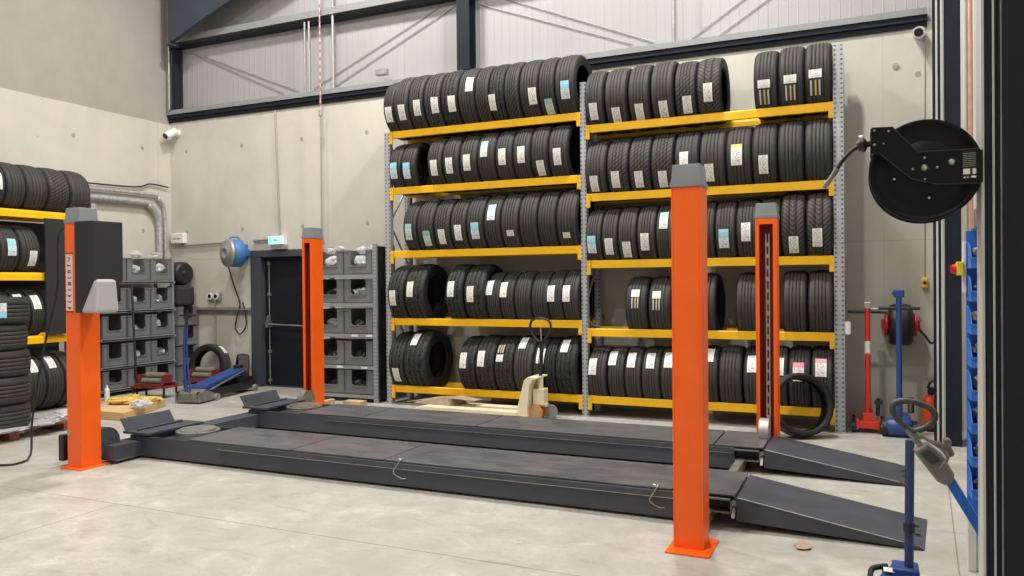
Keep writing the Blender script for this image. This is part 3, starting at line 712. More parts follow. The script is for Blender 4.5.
# crossbeams carrying the runways
for n, (x0, x1, ya, yb) in enumerate(((-6.46, -6.08, 4.85, 7.54), (-1.02, -.88, 4.82, 7.24))):
    mb = MB()
    if n == 0: mb.box(-6.32, -6.10, 4.83, 7.53, .03, .165)
    else: mb.box(-.965, -.90, 4.81, 7.26, .025, .105)
    cb = mb.build('crossbeam', 'navy' if n == 0 else 'cast', lift, bevel=.003)
    if n == 0:
        MB().box(-6.10, -6.096, 4.84, 7.52, .03, .034).build('edge_strip', 'silver', cb)
        mb = MB(); mb.box(-6.52, -6.455, 4.60, 4.86, .05, .28); mb.build('end_carriage', 'black', cb, bevel=.006)
        mb = MB(); mb.cyl((-6.30, 4.85, .19), (-6.215, 4.85, .19), .135, 32); mb.cyl((-6.215, 4.85, .19), (-6.205, 4.85, .19), .04, 16); mb.build('cable_sheave', 'navy', cb)
        mb = MB(); mb.cyl((-6.14, 7.45, .20), (-6.06, 7.45, .20), .125, 32); mb.build('cable_sheave', 'cast', cb)
    else:
        mb = MB(); mb.cyl((-.83, 7.14, .26), (-.75, 7.14, .26), .12, 32); mb.build('cable_sheave', 'dullsteel', cb, bevel=.012)


# control box on the front left post
mb = MB()
prof = [(4.33, 1.37), (4.33, 2.165), (4.93, 2.165), (4.93, 1.62), (4.70, 1.37)]
x0, x1 = -6.20, -5.79
mb.prism([(4.54, 1.37), (4.54, 2.160), (4.83, 2.160), (4.83, 1.66), (4.80, 1.60), (4.74, 1.37)], 'x', -6.195, -5.955)
cbx = mb.build('control_box', 'box_paint', FL, bevel=.006)
# vertical sticker on the post face with dark marks
mb = MB(); mb.box(-6.385, -6.30, 4.5985, 4.5996, 1.385, 1.885)
stk = mb.build('post_sticker', 'lab_face', FL)
mb = MB(); rnd = random.Random(3)
GL = ['S', 'I', 'N', 'G', 'R', 'A', 'A', 'R']
strokes = {  # small dark glyph strokes, turned to read down the post
 0: [(.2, .2, .5, .3), (.5, .3, .6, .8), (.25, .75, .6, .8)], 1: [(.1, .5, .8, .5), (.3, .25, .3, .75)], 2: [(.15, .3, .8, .3), (.15, .65, .8, .65), (.45, .3, .45, .65)],
 3: [(.2, .6, .5, .35), (.5, .35, .85, .6)], 4: [(.2, .3, .8, .3), (.2, .7, .8, .7), (.3, .3, .3, .7), (.75, .3, .75, .7), (.5, .3, .5, .7)], 5: [(.15, .65, .5, .3), (.5, .3, .85, .65), (.3, .5, .7, .5)]}
for k in range(9):
    zc = 1.855-k*.053; g = strokes[[0, 1, 2, 3, 4, 3, 5, 3, 5][k]]
    for a, b, c, d_ in g:
        xa, xb = -6.380+a*.072, -6.380+c*.072; za, zb = zc-.045+b*.05, zc-.045+d_*.05
        dx, dz = xb-xa, zb-za; l = math.hypot(dx, dz) or 1; nx, nz = -dz/l*.0045, dx/l*.0045
        mb.add([(xa+nx, 4.5980, za+nz), (xb+nx, 4.5980, zb+nz), (xb-nx, 4.5980, zb-nz), (xa-nx, 4.5980, za-nz)], [(0, 1, 2, 3)])
mb.build('printed_marks', 'darkcloth', stk)
MB().box(-6.39, -6.295, 4.594, 4.5995, 1.885, 1.895).box(-6.39, -6.295, 4.594, 4.5995, 1.372, 1.382).build('sticker_border', 'maroon', stk)
mb = MB(); mb.cyl((-6.37, 4.5985, .31), (-6.37, 4.594, .31), .026, 20); mb.build('inspection_plug', 'dullsteel', FL)
# milky cover hanging below the box
mb = MB()
b4 = [(-6.08, 4.50, 1.37), (-5.89, 4.50, 1.37), (-5.89, 4.74, 1.37), (-6.08, 4.74, 1.37)]
t4 = [(-5.95, 4.53, 1.655), (-5.90, 4.53, 1.66), (-5.90, 4.72, 1.66), (-5.95, 4.72, 1.655)]
mb.hexa(b4, t4)
o = mb.build('milky_cover', 'milky', FL, bevel=.03)
o['label'] = 'milky plastic cover below the control box'
# cable from the top of the post down to the floor
mb = MB(); mb.tube([(-6.47, 4.66, 2.14), (-6.56, 4.70, 2.13), (-6.66, 4.72, 2.02), (-6.68, 4.72, 1.57), (-6.81, 4.72, 1.2), (-6.93, 4.72, .83), (-7.05, 4.72, .35), (-6.99, 4.66, .05), (-6.93, 4.5, .012), (-7.0, 4.40, .012), (-7.25, 4.30, .012), (-7.6, 4.2, .012)], .010, 8)
mb.build('power_cable', 'hose', FL)
# ------------------------------------------------------------------ bins and shelving
def crumple(center, size, seed, mb, mat=0, sub=2):
    import bmesh
    bm = bmesh.new(); bmesh.ops.create_icosphere(bm, subdivisions=sub, radius=1); r = random.Random(seed)
    vs = []
    for v in bm.verts:
        k = 1+r.uniform(-.28, .22); vs.append((center[0]+v.co.x*size[0]*k, center[1]+v.co.y*size[1]*k, center[2]+v.co.z*size[2]*k))
    mb.add(vs, [tuple(v.index for v in f.verts) for f in bm.faces], mat); bm.free(); return mb
def bin_mesh(w, d, h, name='grey_bin'):
    # open-front picking bin: local x = width, -y = front
    t = .008; mb = MB()
    mb.box(-w/2, w/2, -d/2, d/2, 0, t).box(-w/2, -w/2+t, -d/2, d/2, t, h).box(w/2-t, w/2, -d/2, d/2, t, h).box(-w/2+t, w/2-t, d/2-t, d/2, t, h)
    lo = h*.34; c = w*.27
    mb.box(-w/2+t, w/2-t, -d/2, -d/2+t, t, lo).box(-w/2+t, -c, -d/2, -d/2+t, lo, h).box(c, w/2-t, -d/2, -d/2+t, lo, h)
    mb.prism([(-c, lo), (-c+.03, lo), (-c, lo+.03)], 'y', -d/2, -d/2+t).prism([(c, lo), (c-.03, lo), (c, lo+.03)], 'y', -d/2, -d/2+t)
    mb.box(-w/2-.004, -c+.004, -d/2-.008, -d/2, h-.022, h).box(c-.004, w/2+.004, -d/2-.008, -d/2, h-.022, h).box(-w/2-.004, -w/2, -d/2, d/2, h-.022, h).box(w/2, w/2+.004, -d/2, d/2, h-.022, h)
    mb.box(-w/2-.002, w/2+.002, -d/2-.006, -d/2, .012, .03).box(-c-.012, -c, -d/2-.007, -d/2, lo, h-.022).box(c, c+.012, -d/2-.007, -d/2, lo, h-.022)
    mb.box(-c-.004, c+.004, -d/2-.01, -d/2+.004, lo-.010, lo+.004)
    for s in (-1, 1): mb.box(s*(w/2-.012)-.004, s*(w/2-.012)+.004, -d/2-.007, -d/2, .03, h-.022)
    return mb
def place_bin(x, y, z, w, d, h, rz, label, group, contents=0, seed=0, parts=None):
    src = bin_mesh(w, d, h); T = TR(x, y, z, rz)
    mb = MB(); mb.v = [tuple(T @ Vector(p)) for p in src.v]; mb.f = src.f; mb.m = src.m; mb.sm = src.sm
    o = mb.build('storage_bin', 'grey_plastic'); tag(o, label, 'bin', group)
    if contents:
        mats = {1: 'dullsteel', 2: 'film', 3: 'black'}
        m2 = MB(); r = random.Random(seed)
        for k in range(3):
            c = T @ Vector((r.uniform(-.16, .16)*w, -d*.22+k*.05*d, h*(.36 if contents != 2 else .48)+r.uniform(-.02, .03)))
            crumple(c, (w*.21, w*.20, h*.24), seed*7+k, m2)
        m2.v = [p for p in m2.v]
        tag(m2.build('wrapped_part', mats[contents]), {1: 'metal parts', 2: 'wrapped parts', 3: 'black parts'}[contents]+' in '+label, 'parts')
    return o
COLN = ['left', 'middle', 'right']; ROWN = ['top row', 'second row', 'third row', 'fourth row', 'bottom row']
# shelving against the left wall (front faces +X)
sh = thing('bin_shelving', 'grey steel shelving full of grey bins against the left wall', 'shelving', (-10.12, 8.2, 0))
zsh = [.10, .43, .835, 1.245, 1.675]
for ya in (7.62, 8.94):
    for xa in (-9.94, -10.34):
        MB().box(xa-.04 if xa > -10 else xa, xa if xa > -10 else xa+.04, ya, ya+.045, 0, 1.70 if ya < 8 else 2.05).build('post', 'shelfpost', sh)
for z in zsh: MB().box(-10.34, -9.895, 7.64, 8.97, z-.035, z-.012).box(-9.915, -9.895, 7.66, 8.94, z-.042, z+.0).build('shelf', 'shelf_grey', sh, bevel=.002)
cont = [[0, 2, 2], [0, 2, 1], [0, 1, 2], [0, 1, 1], [3, 0, 0]]
for r in range(5):
    z = zsh[4-r]
    for c in range(3):
        y = 7.885+c*.420; h = .34 if r else .36
        if r == 4: h = .28
        place_bin(-10.125, y, z+.002, .40, .42, h-.02, PI/2, 'grey bin, %s, %s of the left wall shelving' % (COLN[c], ROWN[r]), 'grey bins on the left wall shelving', cont[r][c], r*3+c)
# shelving beside the far orange post (front faces -Y)
sh2 = thing('bin_shelving', 'grey bin shelving standing between the far orange post and the tyre rack', 'shelving', (-6.3, 8.88, 0))
zs2 = [.10, .49, .92, 1.335, 1.725]
for xa in (-6.98, -5.955):
    for ya in (8.66, 9.07): MB().box(xa, xa+.06, ya, ya+.04, 0, 2.13).build('post', 'shelfpost', sh2)
for z in zs2: MB().box(-6.97, -5.90, 8.67, 9.10, z-.035, z-.012).box(-6.92, -5.955, 8.655, 8.675, z-.045, z-.002).build('shelf', 'shelf_grey', sh2, bevel=.002)
MB().box(-5.895, -5.885, 8.69, 9.10, .05, 2.10).build('side_panel', 'black', sh2)
for i, (z, x) in enumerate(((.92, -6.25), (.92, -6.02), (.49, -6.5), (.49, -6.1))):
    MB().box(x-.05, x+.05, 8.652, 8.6548, z-.035, z-.008).build('shelf_tag', 'white', sh2)
cont2 = [[2, 2], [3, 1], [1, 3], [3, 3], [3, 3]]
for r in range(5):
    z = zs2[4-r]
    for c in range(2):
        w = .46
        place_bin(-6.68+c*.475, 8.875, z+.002, w, .38, .33, 0, 'grey bin, %s, %s of the shelving by the tyre rack' % (('left', 'right')[c], ROWN[r]), 'grey bins on the shelving by the tyre rack', cont2[r][c], 40+r*2+c)
mb = MB()
for k, (x, s) in enumerate(((-6.78, .06), (-6.62, .05), (-6.25, .07), (-6.08, .05))): crumple((x, 8.85, 2.06+.03*(k % 2)), (s*1.3, s, s*.8), 90+k, mb)
tag(mb.build('plastic_bag', 'film'), 'clear plastic bags heaped on top of the bins by the tyre rack', 'bag')
mb = MB(); mb.tube([(-6.92, 8.8, 2.06), (-6.92, 8.8, 2.16), (-6.88, 8.8, 2.17)], .045, 12, smooth=1); tag(mb.build('steel_tin', 'dullsteel'), 'small shiny tin on top of the bins beside the far orange post', 'tin')
for k, (y, s) in enumerate(((7.98, .07), (8.42, .09), (8.80, .08))):
    mb = MB(); crumple((-10.10, y, 2.075), (s, s*1.2, s*.7), 70+k, mb)
    tag(mb.build('plastic_bag', 'film'), 'clear plastic bag of parts on the %s bin atop the left wall shelving' % COLN[k], 'bag', 'bags on the left wall shelving')
# crates behind the jack handle
for k in range(4):
    place_bin(-10.08, 9.215, .002+k*.318, .38, .38, .30, PI/2, 'grey crate left of the wall sockets, %s of its stack' % ['lowest', 'second from bottom', 'third from bottom', 'topmost'][k], 'grey crates stacked at the back wall', 3 if k > 1 else 0, 120+k)
mb = MB(); mb.box(-10.22, -9.90, 9.04, 9.38, 1.262, 1.60); o = mb.build('cloth_bag', 'darkcloth', bevel=.06); tag(o, 'dark soft bag standing on the topmost grey crate at the back wall', 'bag')
mb = MB(); mb.lathe([(-.11, .0), (-.11, .05), (-.09, .06), (-.105, .1), (-.11, .16), (-.06, .19), (.11, .19), (.11, 0)], TR(-10.04, 9.21, 1.79, PI), 32)
tag(mb.build('rolled_mat', 'black'), 'round black roll lying on the dark bag above the grey crates', 'roll')

# ------------------------------------------------------------------ fittings on the back wall
cb = thing('hose_reel', 'blue and grey wall-mounted hose reel left of the dark door', 'hose reel', (-9.02, 9.45, 2.0))
ax = Vector((-.33, -.94, 0)).normalized(); T0 = Matrix.Translation((-8.87, 9.16, 2.09)) @ Matrix.Rotation(math.atan2(ax.y, ax.x), 4, 'Z')
MB().lathe([(.13, 0), (.13, .06), (.15, .065), (.15, .10), (.125, .11), (.125, .19), (.10, .215), (.07, .22), (.07, 0)], T0, 36).build('side_cover', 'dullsteel', cb)
MB().lathe([(.07, .0), (.07, .185), (.04, .215), (-.10, .215), (-.13, .18), (-.13, 0)], T0, 36).build('reel_drum', 'reelblue', cb)
MB().box(-8.90, -8.80, 9.22, 9.45, 2.04, 2.16).box(-8.90, -8.84, 9.40, 9.45, 1.98, 2.24).build('wall_bracket', 'reelblue', cb, bevel=.01)
MB().tube([(-8.92, 9.15, 2.29), (-8.92, 9.15, 2.335), (-8.80, 9.2, 2.335), (-8.80, 9.2, 2.29)], .012, 8, smooth=1).build('carry_handle', 'reelblue', cb)
MB().tube([(-9.05, 9.2, 1.98), (-9.06, 9.3, 1.75), (-9.04, 9.38, 1.5), (-8.98, 9.4, 1.3), (-9.04, 9.4, 1.1), (-9.08, 9.4, .92), (-8.98, 9.4, .82), (-8.86, 9.4, .95), (-8.87, 9.4, 1.15), (-8.92, 9.4, 1.32)], .011, 8).build('hose', 'hose', cb)

ex = thing('exit_sign', 'lit green exit sign above the dark door', 'exit sign', (-8.2, 9.45, 2.17))
MB().box(-8.355, -8.055, 9.36, 9.44, 2.215, 2.345).build('sign_case', 'white', ex)
MB().box(-8.345, -8.065, 9.352, 9.36, 2.222, 2.338).build('sign_face', 'exit_glow', ex)
MB().box(-8.31, -8.04, 9.37, 9.45, 2.145, 2.213).build('battery_box', 'dullsteel', ex)
mb = MB()   # running figure, arrow and door leaf
mb.cyl((-8.338, 9.351, 2.375), (-8.338, 9.348, 2.375), .010, 10)
mb.prism([(-8.352, 2.318), (-8.330, 2.318), (-8.325, 2.362), (-8.346, 2.362)], 'y', 9.348, 9.351).prism([(-8.352, 2.318), (-8.340, 2.322), (-8.352, 2.272), (-8.362, 2.272)], 'y', 9.348, 9.351).prism([(-8.342, 2.318), (-8.330, 2.320), (-8.318, 2.275), (-8.330, 2.275)], 'y', 9.348, 9.351)
mb.prism([(-8.275, 2.328), (-8.235, 2.365), (-8.235, 2.340), (-8.19, 2.34), (-8.19, 2.316), (-8.235, 2.316), (-8.235, 2.290)], 'y', 9.348, 9.351)
mb.v = [(x+.03, y, z-.048) for x, y, z in mb.v]; mb.build('sign_symbols', 'exit_green', ex)
tag(MB().cyl((-8.18, 9.42, 2.35), (-8.24, 9.42, 4.29), .012, 10).build('conduit_pipe', 'conduit'), 'thin vertical conduit dropping to the exit sign', 'conduit')
tag(MB().cyl((-10.3, 9.42, 2.255), (-9.05, 9.42, 2.285), .016, 10).cyl((-8.70, 9.42, 2.29), (-8.40, 9.42, 2.30), .02, 10).build('conduit_pipe', 'conduit'), 'horizontal conduit from the white box to the exit sign', 'conduit')
jb = MB().box(-10.42, -10.14, 9.36, 9.45, 2.29, 2.46).build('junction_box', 'white', bevel=.012); tag(jb, 'white electrical box on the back wall near the left corner', 'electrical box')
MB().box(-10.36, -10.30, 9.357, 9.3595, 2.36, 2.375).box(-10.27, -10.20, 9.357, 9.3595, 2.36, 2.375).build('red_print', 'red', jb)
tag(MB().box(-9.95, -8.78, 9.37, 9.45, 1.20, 1.215).box(-9.95, -8.78, 9.43, 9.45, 1.13, 1.24).build('wall_trunking', 'conduit'), 'grey cable trunking running along the back wall below the sockets', 'trunking')
sk = MB().box(-9.66, -9.40, 9.40, 9.45, 1.34, 1.48).build('wall_socket', 'dullsteel', bevel=.01); tag(sk, 'twin round grey sockets on the back wall', 'socket')
for x in (-9.595, -9.465):
    s_ = MB().cyl((x, 9.40, 1.42), (x, 9.375, 1.42), .056, 24).build('socket_ring', 'white', sk)
    MB().cyl((x, 9.375, 1.42), (x, 9.368, 1.42), .032, 20).build('socket_centre', 'black', s_)
tag(MB().cyl((-9.53, 9.43, 1.23), (-9.53, 9.43, 1.34), .014, 8).cyl((-9.53, 9.43, .45), (-9.53, 9.43, 1.13), .012, 8).build('conduit_pipe', 'conduit'), 'short vertical conduit under the twin sockets', 'conduit')
def camera_thing(x, z, label, s=1.0, dirv=(-.3, -1, -.25)):
    c = thing('security_camera', label, 'camera', (x, YW, z)); d = Vector(dirv).normalized(); p = Vector((x, YW-.13, z))
    MB().cyl((x, YW, z+.02), (x, YW-.06, z+.02), .055*s, 20).cyl((x, YW-.05, z+.02), tuple(p), .02*s, 10).build('mount', 'white', c)
    b = MB().cyl(tuple(p-d*.06*s), tuple(p+d*.12*s), .055*s, 24).build('camera_body', 'white', c, bevel=.006)
    MB().cyl(tuple(p+d*.12*s), tuple(p+d*.125*s), .040*s, 20).build('lens', 'black', b)
camera_thing(-10.32, 4.10, 'white security camera high in the back left corner', 1.15, (-.1, -1, -.6))
camera_thing(.57, 4.22, 'white security camera high on the back wall right of the tyre rack', 1.1, (-.12, -1, -.28))
tag(MB().box(-6.36, -6.18, 9.36, 9.45, 4.59, 4.68).build('sensor_box', 'dullsteel', bevel=.008), 'small grey box on the rail above the tyre rack', 'sensor')
tag(MB().cyl((.345, YW-.012, 3.92), (.345, YW, 3.92), .032, 20).build('wall_plug', 'dullsteel'), 'round grey plug in the back wall left of the camera', 'plug')
mb = MB()
for k in range(32):
    z = 7.3-k*.1
    mb.box(-7.275, -7.245, 9.265, 9.275, z-.06, z) if k % 2 else mb.box(-7.265, -7.255, 9.255, 9.285, z-.06, z)
mb.cyl((-7.26, 9.27, 4.1), (-7.26, 9.27, 7.38), .009, 8)
tag(mb.build('hanging_chain', 'chain'), 'red and white chain hanging in front of the cladding', 'chain')
tag(MB().cyl((-7.26, 9.27, 4.10), (-7.26, 9.27, 2.3), .012, 8).cyl((-7.26, 9.27, 4.16), (-7.26, 9.27, 4.08), .03, 10).cyl((-7.26, 9.27, 2.22), (-7.26, 9.27, 2.32), .022, 10).build('air_line', 'conduit'), 'thin grey air line hanging below the red and white chain', 'air line')
# pipes on the left wall
mb = MB(); mb.tube([(-10.42, 6.6, 2.90), (-10.42, 8.70, 2.93), (-10.42, 8.95, 2.88), (-10.42, 9.10, 2.72), (-10.42, 9.14, 2.45), (-10.42, 9.14, 2.05)], .048, 16)
tag(mb.build('steel_duct', 'galv'), 'thick silver pipe bending down in the back left corner', 'pipe')
mb = MB(); mb.tube([(-10.44, 6.6, 3.03), (-10.44, 8.9, 3.07), (-10.44, 9.15, 3.0), (-10.44, 9.26, 2.8), (-10.44, 9.27, 2.05)], .028, 12)
tag(mb.build('steel_conduit', 'galv'), 'thinner silver conduit just above the thick silver pipe', 'pipe')
mb = MB(); mb.tube([(-10.46, 6.6, 3.14), (-10.46, 7.6, 3.13), (-10.46, 8.7, 3.16), (-10.46, 9.0, 3.24), (-10.45, 9.35, 3.22)], .012, 8)
tag(mb.build('wall_cable', 'hose'), 'dark cable running above the silver pipes on the left wall', 'cable')

# right of the rack
ye = MB().box(.585, .64, 9.38, 9.45, 1.50, 1.61).build('wall_socket', 'yellowbox', bevel=.01); tag(ye, 'small yellow socket on the back wall at right', 'socket')
MB().cyl((.612, 9.38, 1.555), (.612, 9.372, 1.555), .018, 16).build('socket_centre', 'black', ye)
tag(MB().cyl((.618, 9.443, 1.61), (.63, 9.443, 4.29), .005, 8).build('wall_cable', 'dullsteel'), 'thin dark cable dropping to the small yellow socket', 'cable')
rr = thing('hose_reel', 'red-flanged hose reel with black hose on the back wall at right', 'hose reel', (.38, 9.45, 1.1))
mb = MB().lathe([(-.115, 0), (-.115, .175), (-.10, .21), (-.05, .222), (.05, .222), (.10, .21), (.115, .175), (.115, 0)], TR(.372, 9.20, 1.11), 36); mb.build('wound_hose', 'hose', rr)
for s in (-1, 1):
    MB().lathe([(s*.12, 0), (s*.12, .12), (s*.15, .125), (s*.155, .10), (s*.165, 0)], TR(.372, 9.20, 1.11), 28).build('flange', 'red', rr)
    MB().box(.372+s*.17-.012, .372+s*.17+.012, 9.16, 9.45, 1.06, 1.16).build('bracket', 'red', rr)
MB().tube([(.55, 9.2, 1.06), (.60, 9.2, 1.0), (.66, 9.2, .92), (.71, 9.22, .99), (.72, 9.3, 1.2), (.70, 9.38, 1.35)], .012, 8).build('hose_tail', 'hose', rr)
# red trolley jack with a tall handle
def trolley(x, y, ht, tz, col, label, base):
    j = thing('trolley_jack', label, 'jack', (x, y, 0))
    hd = MB().cyl((x, y, .14), (x, y+.03, ht), .028, 16).build('handle', col, j)
    MB().cyl((x-.19, y+.02, tz), (x+.19, y+.02, tz), .016, 12).build('crossbar', 'black', hd)
    if base == 'red':
        MB().box(x-.035, x+.035, y-.0, y+.07, ht-.02, ht+.05).box(x+.03, x+.12, y, y+.02, ht-.03, ht-.01).build('release_knob', 'silver', hd, bevel=.008)
        MB().cyl((x, y+.02, ht-.50), (x, y+.017, ht-.36), .030, 16).build('handle_sticker', 'white', hd)
        mb = MB().box(x-.10, x+.10, y-.09, y+.02, .05, .12).box(x-.11, x-.085, y-.1, y+.35, .04, .14).box(x+.085, x+.11, y-.1, y+.35, .04, .14).box(x-.05, x+.05, y-.05, y+.30, .06, .2)
        mb.build('chassis', 'red', j, bevel=.006)
        for dx in (-.14, .14):
            for dy in (-.05, .32): MB().cyl((x+dx-.015, y+dy, .062), (x+dx+.015, y+dy, .062), .062, 20).cyl((x+dx-.018, y+dy, .062), (x+dx+.018, y+dy, .062), .025, 12, mat=1).build('wheel', ['black', 'dullsteel'], j)
        mb = MB().cyl((x+.09, y-.02, .18), (x+.10, y-.02, .36), .02, 10).box(x+.06, x+.14, y-.04, y, .30, .34).build('foot_lever', 'black', j)
    else:
        MB().box(x-.05, x+.05, y, y+.05, ht-.03, ht+.05).box(x-.065, x-.02, y, y+.03, ht+.0, ht+.03).build('release_knob', 'blue', hd, bevel=.01)
        MB().lathe([(-.13, 0), (-.13, .07), (-.08, .095), (.08, .095), (.13, .07), (.13, 0)], TR(x-.01, y-.02, .10), 24).build('chassis', 'blue', j)
        MB().box(x-.02, x+.10, y-.02, y+.28, .05, .21).build('pump_body', 'blue', j, bevel=.02)
        for dx in (-.16, .12): MB().cyl((x+dx, y-.02, .085), (x+dx+.04, y-.02, .085), .085, 22).build('wheel', 'black', j)
        MB().cyl((x+.10, y-.08, .26), (x+.10, y-.02, .40), .03, 12).build('foot_pedal', 'black', j)
trolley(.05, 8.90, 1.31, 1.255, 'red', 'red trolley jack with upright handle standing by the back wall', 'red')
trolley(.34, 8.76, 1.44, 1.30, 'blue', 'blue trolley jack with tall upright handle in front of the red hose reel', 'blue')
cn = thing('canister', 'bright orange-red canister with a black top beside the right steel column', 'canister', (.70, 9.2, 0))
for dx in (-.055, .055): MB().lathe([(0, 0), (0, .055), (.02, .062), (.30, .058), (.36, .03), (.36, 0)], Matrix.Translation((.69+dx, 9.2, .02)) @ Matrix.Rotation(-PI/2, 4, 'Y'), 20).build('bottle', 'redorange', cn)
MB().cyl((.66, 9.2, .38), (.66, 9.2, .46), .035, 14).box(.62, .75, 9.16, 9.24, .40, .43).tube([(.62, 9.2, .45), (.66, 9.2, .52), (.74, 9.2, .50)], .012, 8).build('valve_top', 'black', cn)
MB().box(.61, .77, 9.12, 9.28, 0, .02).build('foot_plate', 'black', cn)

# ------------------------------------------------------------------ big black hose reel on the near column
br = thing('hose_reel', 'large black hose reel mounted on the near steel column', 'hose reel', (.20, 3.12, 1.79))
T0 = Matrix.Translation((.202, 3.12, 1.979)) @ Matrix.Rotation(-PI/2, 4, 'Z') @ Matrix.Diagonal((1, .97, .97, 1))   # local +X -> -Y
MB().lathe([(.055, .0), (.055, .105), (.048, .11), (.048, .165), (.058, .172), (.058, .182), (.045, .184), (.04, .165), (.04, 0)], T0, 64).build('front_flange', 'blackpaint', br)
MB().lathe([(-.09, .0), (-.09, .165), (-.10, .172), (-.10, .182), (-.085, .184), (-.08, .165), (-.08, 0)], T0, 64).build('rear_flange', 'blackpaint', br)
MB().lathe([(.04, .0), (.04, .12), (.035, .15), (-.075, .15), (-.08, .12), (-.08, 0)], T0, 48).build('wound_hose', 'hose', br)
arm = [(0.034, 2.135), (0.101, 2.132), (0.177, 2.039), (0.358, 2.036), (0.358, 1.917), (0.233, 1.921), (0.158, 1.944), (0.061, 2.037), (0.04, 2.039), (0.033, 2.046)]
ap = MB().prism(arm[::-1], 'y', 3.02, 3.030).box(.030, .036, 3.03, 3.16, 2.045, 2.133).build('side_arm', 'blackpaint', br, bevel=.0015)
MB().tube([(.101, 3.02, 2.128), (.177, 3.02, 2.037), (.362, 3.02, 2.034)], .0025, 6, smooth=0).tube([(.062, 3.02, 2.038), (.158, 3.02, 1.946), (.233, 3.02, 1.923), (.362, 3.02, 1.919)], .0022, 6, smooth=0).build('folded_edge', 'box_paint', ap)
for (x, z), r in zip([(0.043, 2.123), (0.043, 2.073), (0.088, 2.117), (0.072, 2.075), (0.199, 2.016), (0.199, 1.982), (0.237, 1.98), (0.162, 1.979), (0.2, 1.942), (0.281, 1.996)], (.004, .005, .004, .003, .005, .011, .005, .004, .004, .011)):
    MB().cyl((x, 3.02, z), (x, 3.02-r*.6, z), r, 14, r*.6).build('bolt', 'silver', ap)
for x, z in ((0.106, 1.953), (0.215, 1.881)): MB().cyl((x, 3.066, z), (x, 3.060, z), .004, 10).build('bolt', 'silver', br)
dl = MB().box(.312, .362, 3.0185, 3.0195, 1.935, 2.028).build('data_label', 'box_paint', ap)
mb = MB(); rnd = random.Random(5)
for k in range(8):
    z = 2.022-k*.0062; x = .314
    while x < .357:
        w = rnd.uniform(.003, .008); mb.box(x, min(.36, x+w), 3.0178, 3.0184, z-.0018, z); x += w+.0018
mb.build('label_print', 'dullsteel', dl)
MB().box(.314, .334, 3.0178, 3.0184, 1.951, 1.969).box(.341, .356, 3.0178, 3.0184, 1.951, 1.969).box(.315, .321, 3.0178, 3.0184, 1.938, 1.942).box(.325, .329, 3.0178, 3.0184, 1.938, 1.942).box(.338, .352, 3.0178, 3.0184, 1.938, 1.945).build('label_pictogram', 'white', dl)
MB().box(.352, .371, 3.014, 3.046, 1.922, 2.03).build('mounting_bracket', 'blackpaint', br); MB().box(.18, .372, 3.17, 3.182, 1.93, 2.02).build('rear_arm', 'blackpaint', br)
MB().tube([(0.034, 3.1, 2.092), (0.012, 3.1, 2.089)], .012, 14, smooth=0).tube([(.018, 3.1, 2.089), (.006, 3.1, 2.088), (-.012, 3.1, 2.083)], [.020, .026, .018], 14, smooth=2).build('hose_stopper', 'black', br)
MB().cyl((.006, 3.085, 2.108), (-.006, 3.085, 2.106), .014, 12).build('clamp', 'dullsteel', br)
MB().tube([(-.008, 3.1, 2.083), (-0.028, 3.1, 2.072), (-0.06, 3.1, 2.040), (-0.083, 3.1, 2.005)], .0075, 10).build('hose', 'hose', br)
MB().cyl((-.081, 3.1, 2.008), (-.094, 3.1, 1.985), .010, 12).cyl((-.094, 3.1, 1.985), (-.128, 3.1, 1.940), .0085, 12).cyl((-.112, 3.1, 1.962), (-.120, 3.1, 1.951), .011, 12).build('hose_coupling', 'cast', br)

# ------------------------------------------------------------------ blue bin rack edge-on by the near column
bt = thing('bin_rack', 'blue louvred bin rack seen edge-on beside the near steel column', 'rack', (.66, 5.0, 0))
MB().box(.525, .80, 4.93, 4.95, .28, 1.86).build('back_panel', 'bluebin', bt)
MB().box(.520, .56, 4.86, 4.93, 0, .30).box(.56, .80, 4.88, 4.93, 0, .28).build('plinth', 'whitewall', bt, bevel=.004)
iso = MB().box(.508, .522, 4.90, 4.95, 1.52, 1.80).build('side_post', 'white', bt)
for k in range(8):
    z0 = .42+k*.176; x0, x1 = .527, .70; ya, yb = 4.74, 4.93
    mb = MB(); t = .005
    side = [(yb, z0), (yb, z0+.150), (ya+.07, z0+.125), (ya+.01, z0+.06), (ya, z0+.055), (ya, z0)]
    mb.prism(side, 'x', x0, x0+t).prism(side, 'x', x1-t, x1).box(x0+t, x1-t, ya, yb, z0, z0+t).box(x0+t, x1-t, ya, ya+t, z0+t, z0+.05).box(x0+t, x1-t, yb-t, yb, z0+t, z0+.15)
    mb.box(x0-.004, x1+.004, ya-.006, ya, z0+.046, z0+.058)
    o = mb.build('small_parts_bin', 'bluebin'); tag(o, 'small blue bin, %s from top of the edge-on bin rack' % ORD[7-k], 'bin', 'small blue bins on the edge-on rack')
    m2 = MB(); crumple(((x0+x1)/2, (ya+yb)/2+.02, z0+.075), (.070, .062, .060), 200+k, m2)
    tag(m2.build('fitting', 'brown' if k % 2 else 'cast'), 'dark parts inside the small blue bin, %s from top' % ORD[7-k], 'parts', 'parts in the small blue bins')
mb = MB(); mb.box(.56, .68, 4.80, 4.92, 1.872, 1.98); tag(mb.build('parts_box', 'cast', bevel=.01), 'dark box standing on top of the edge-on blue bin rack', 'box')
MB().box(.55, .70, 4.75, 4.95, 1.862, 1.872).build('top_shelf', 'bluebin', bt)
isw = thing('isolator_switch', 'yellow and red rotary isolator switch on the edge-on bin rack', 'switch', (.49, 4.92, 1.6))
MB().box(.475, .507, 4.88, 4.94, 1.615, 1.69).build('enclosure', 'yellowbox', isw, bevel=.004)
MB().cyl((.475, 4.91, 1.65), (.455, 4.91, 1.65), .026, 18).box(.446, .456, 4.904, 4.916, 1.625, 1.675).build('rotary_knob', 'red', isw)

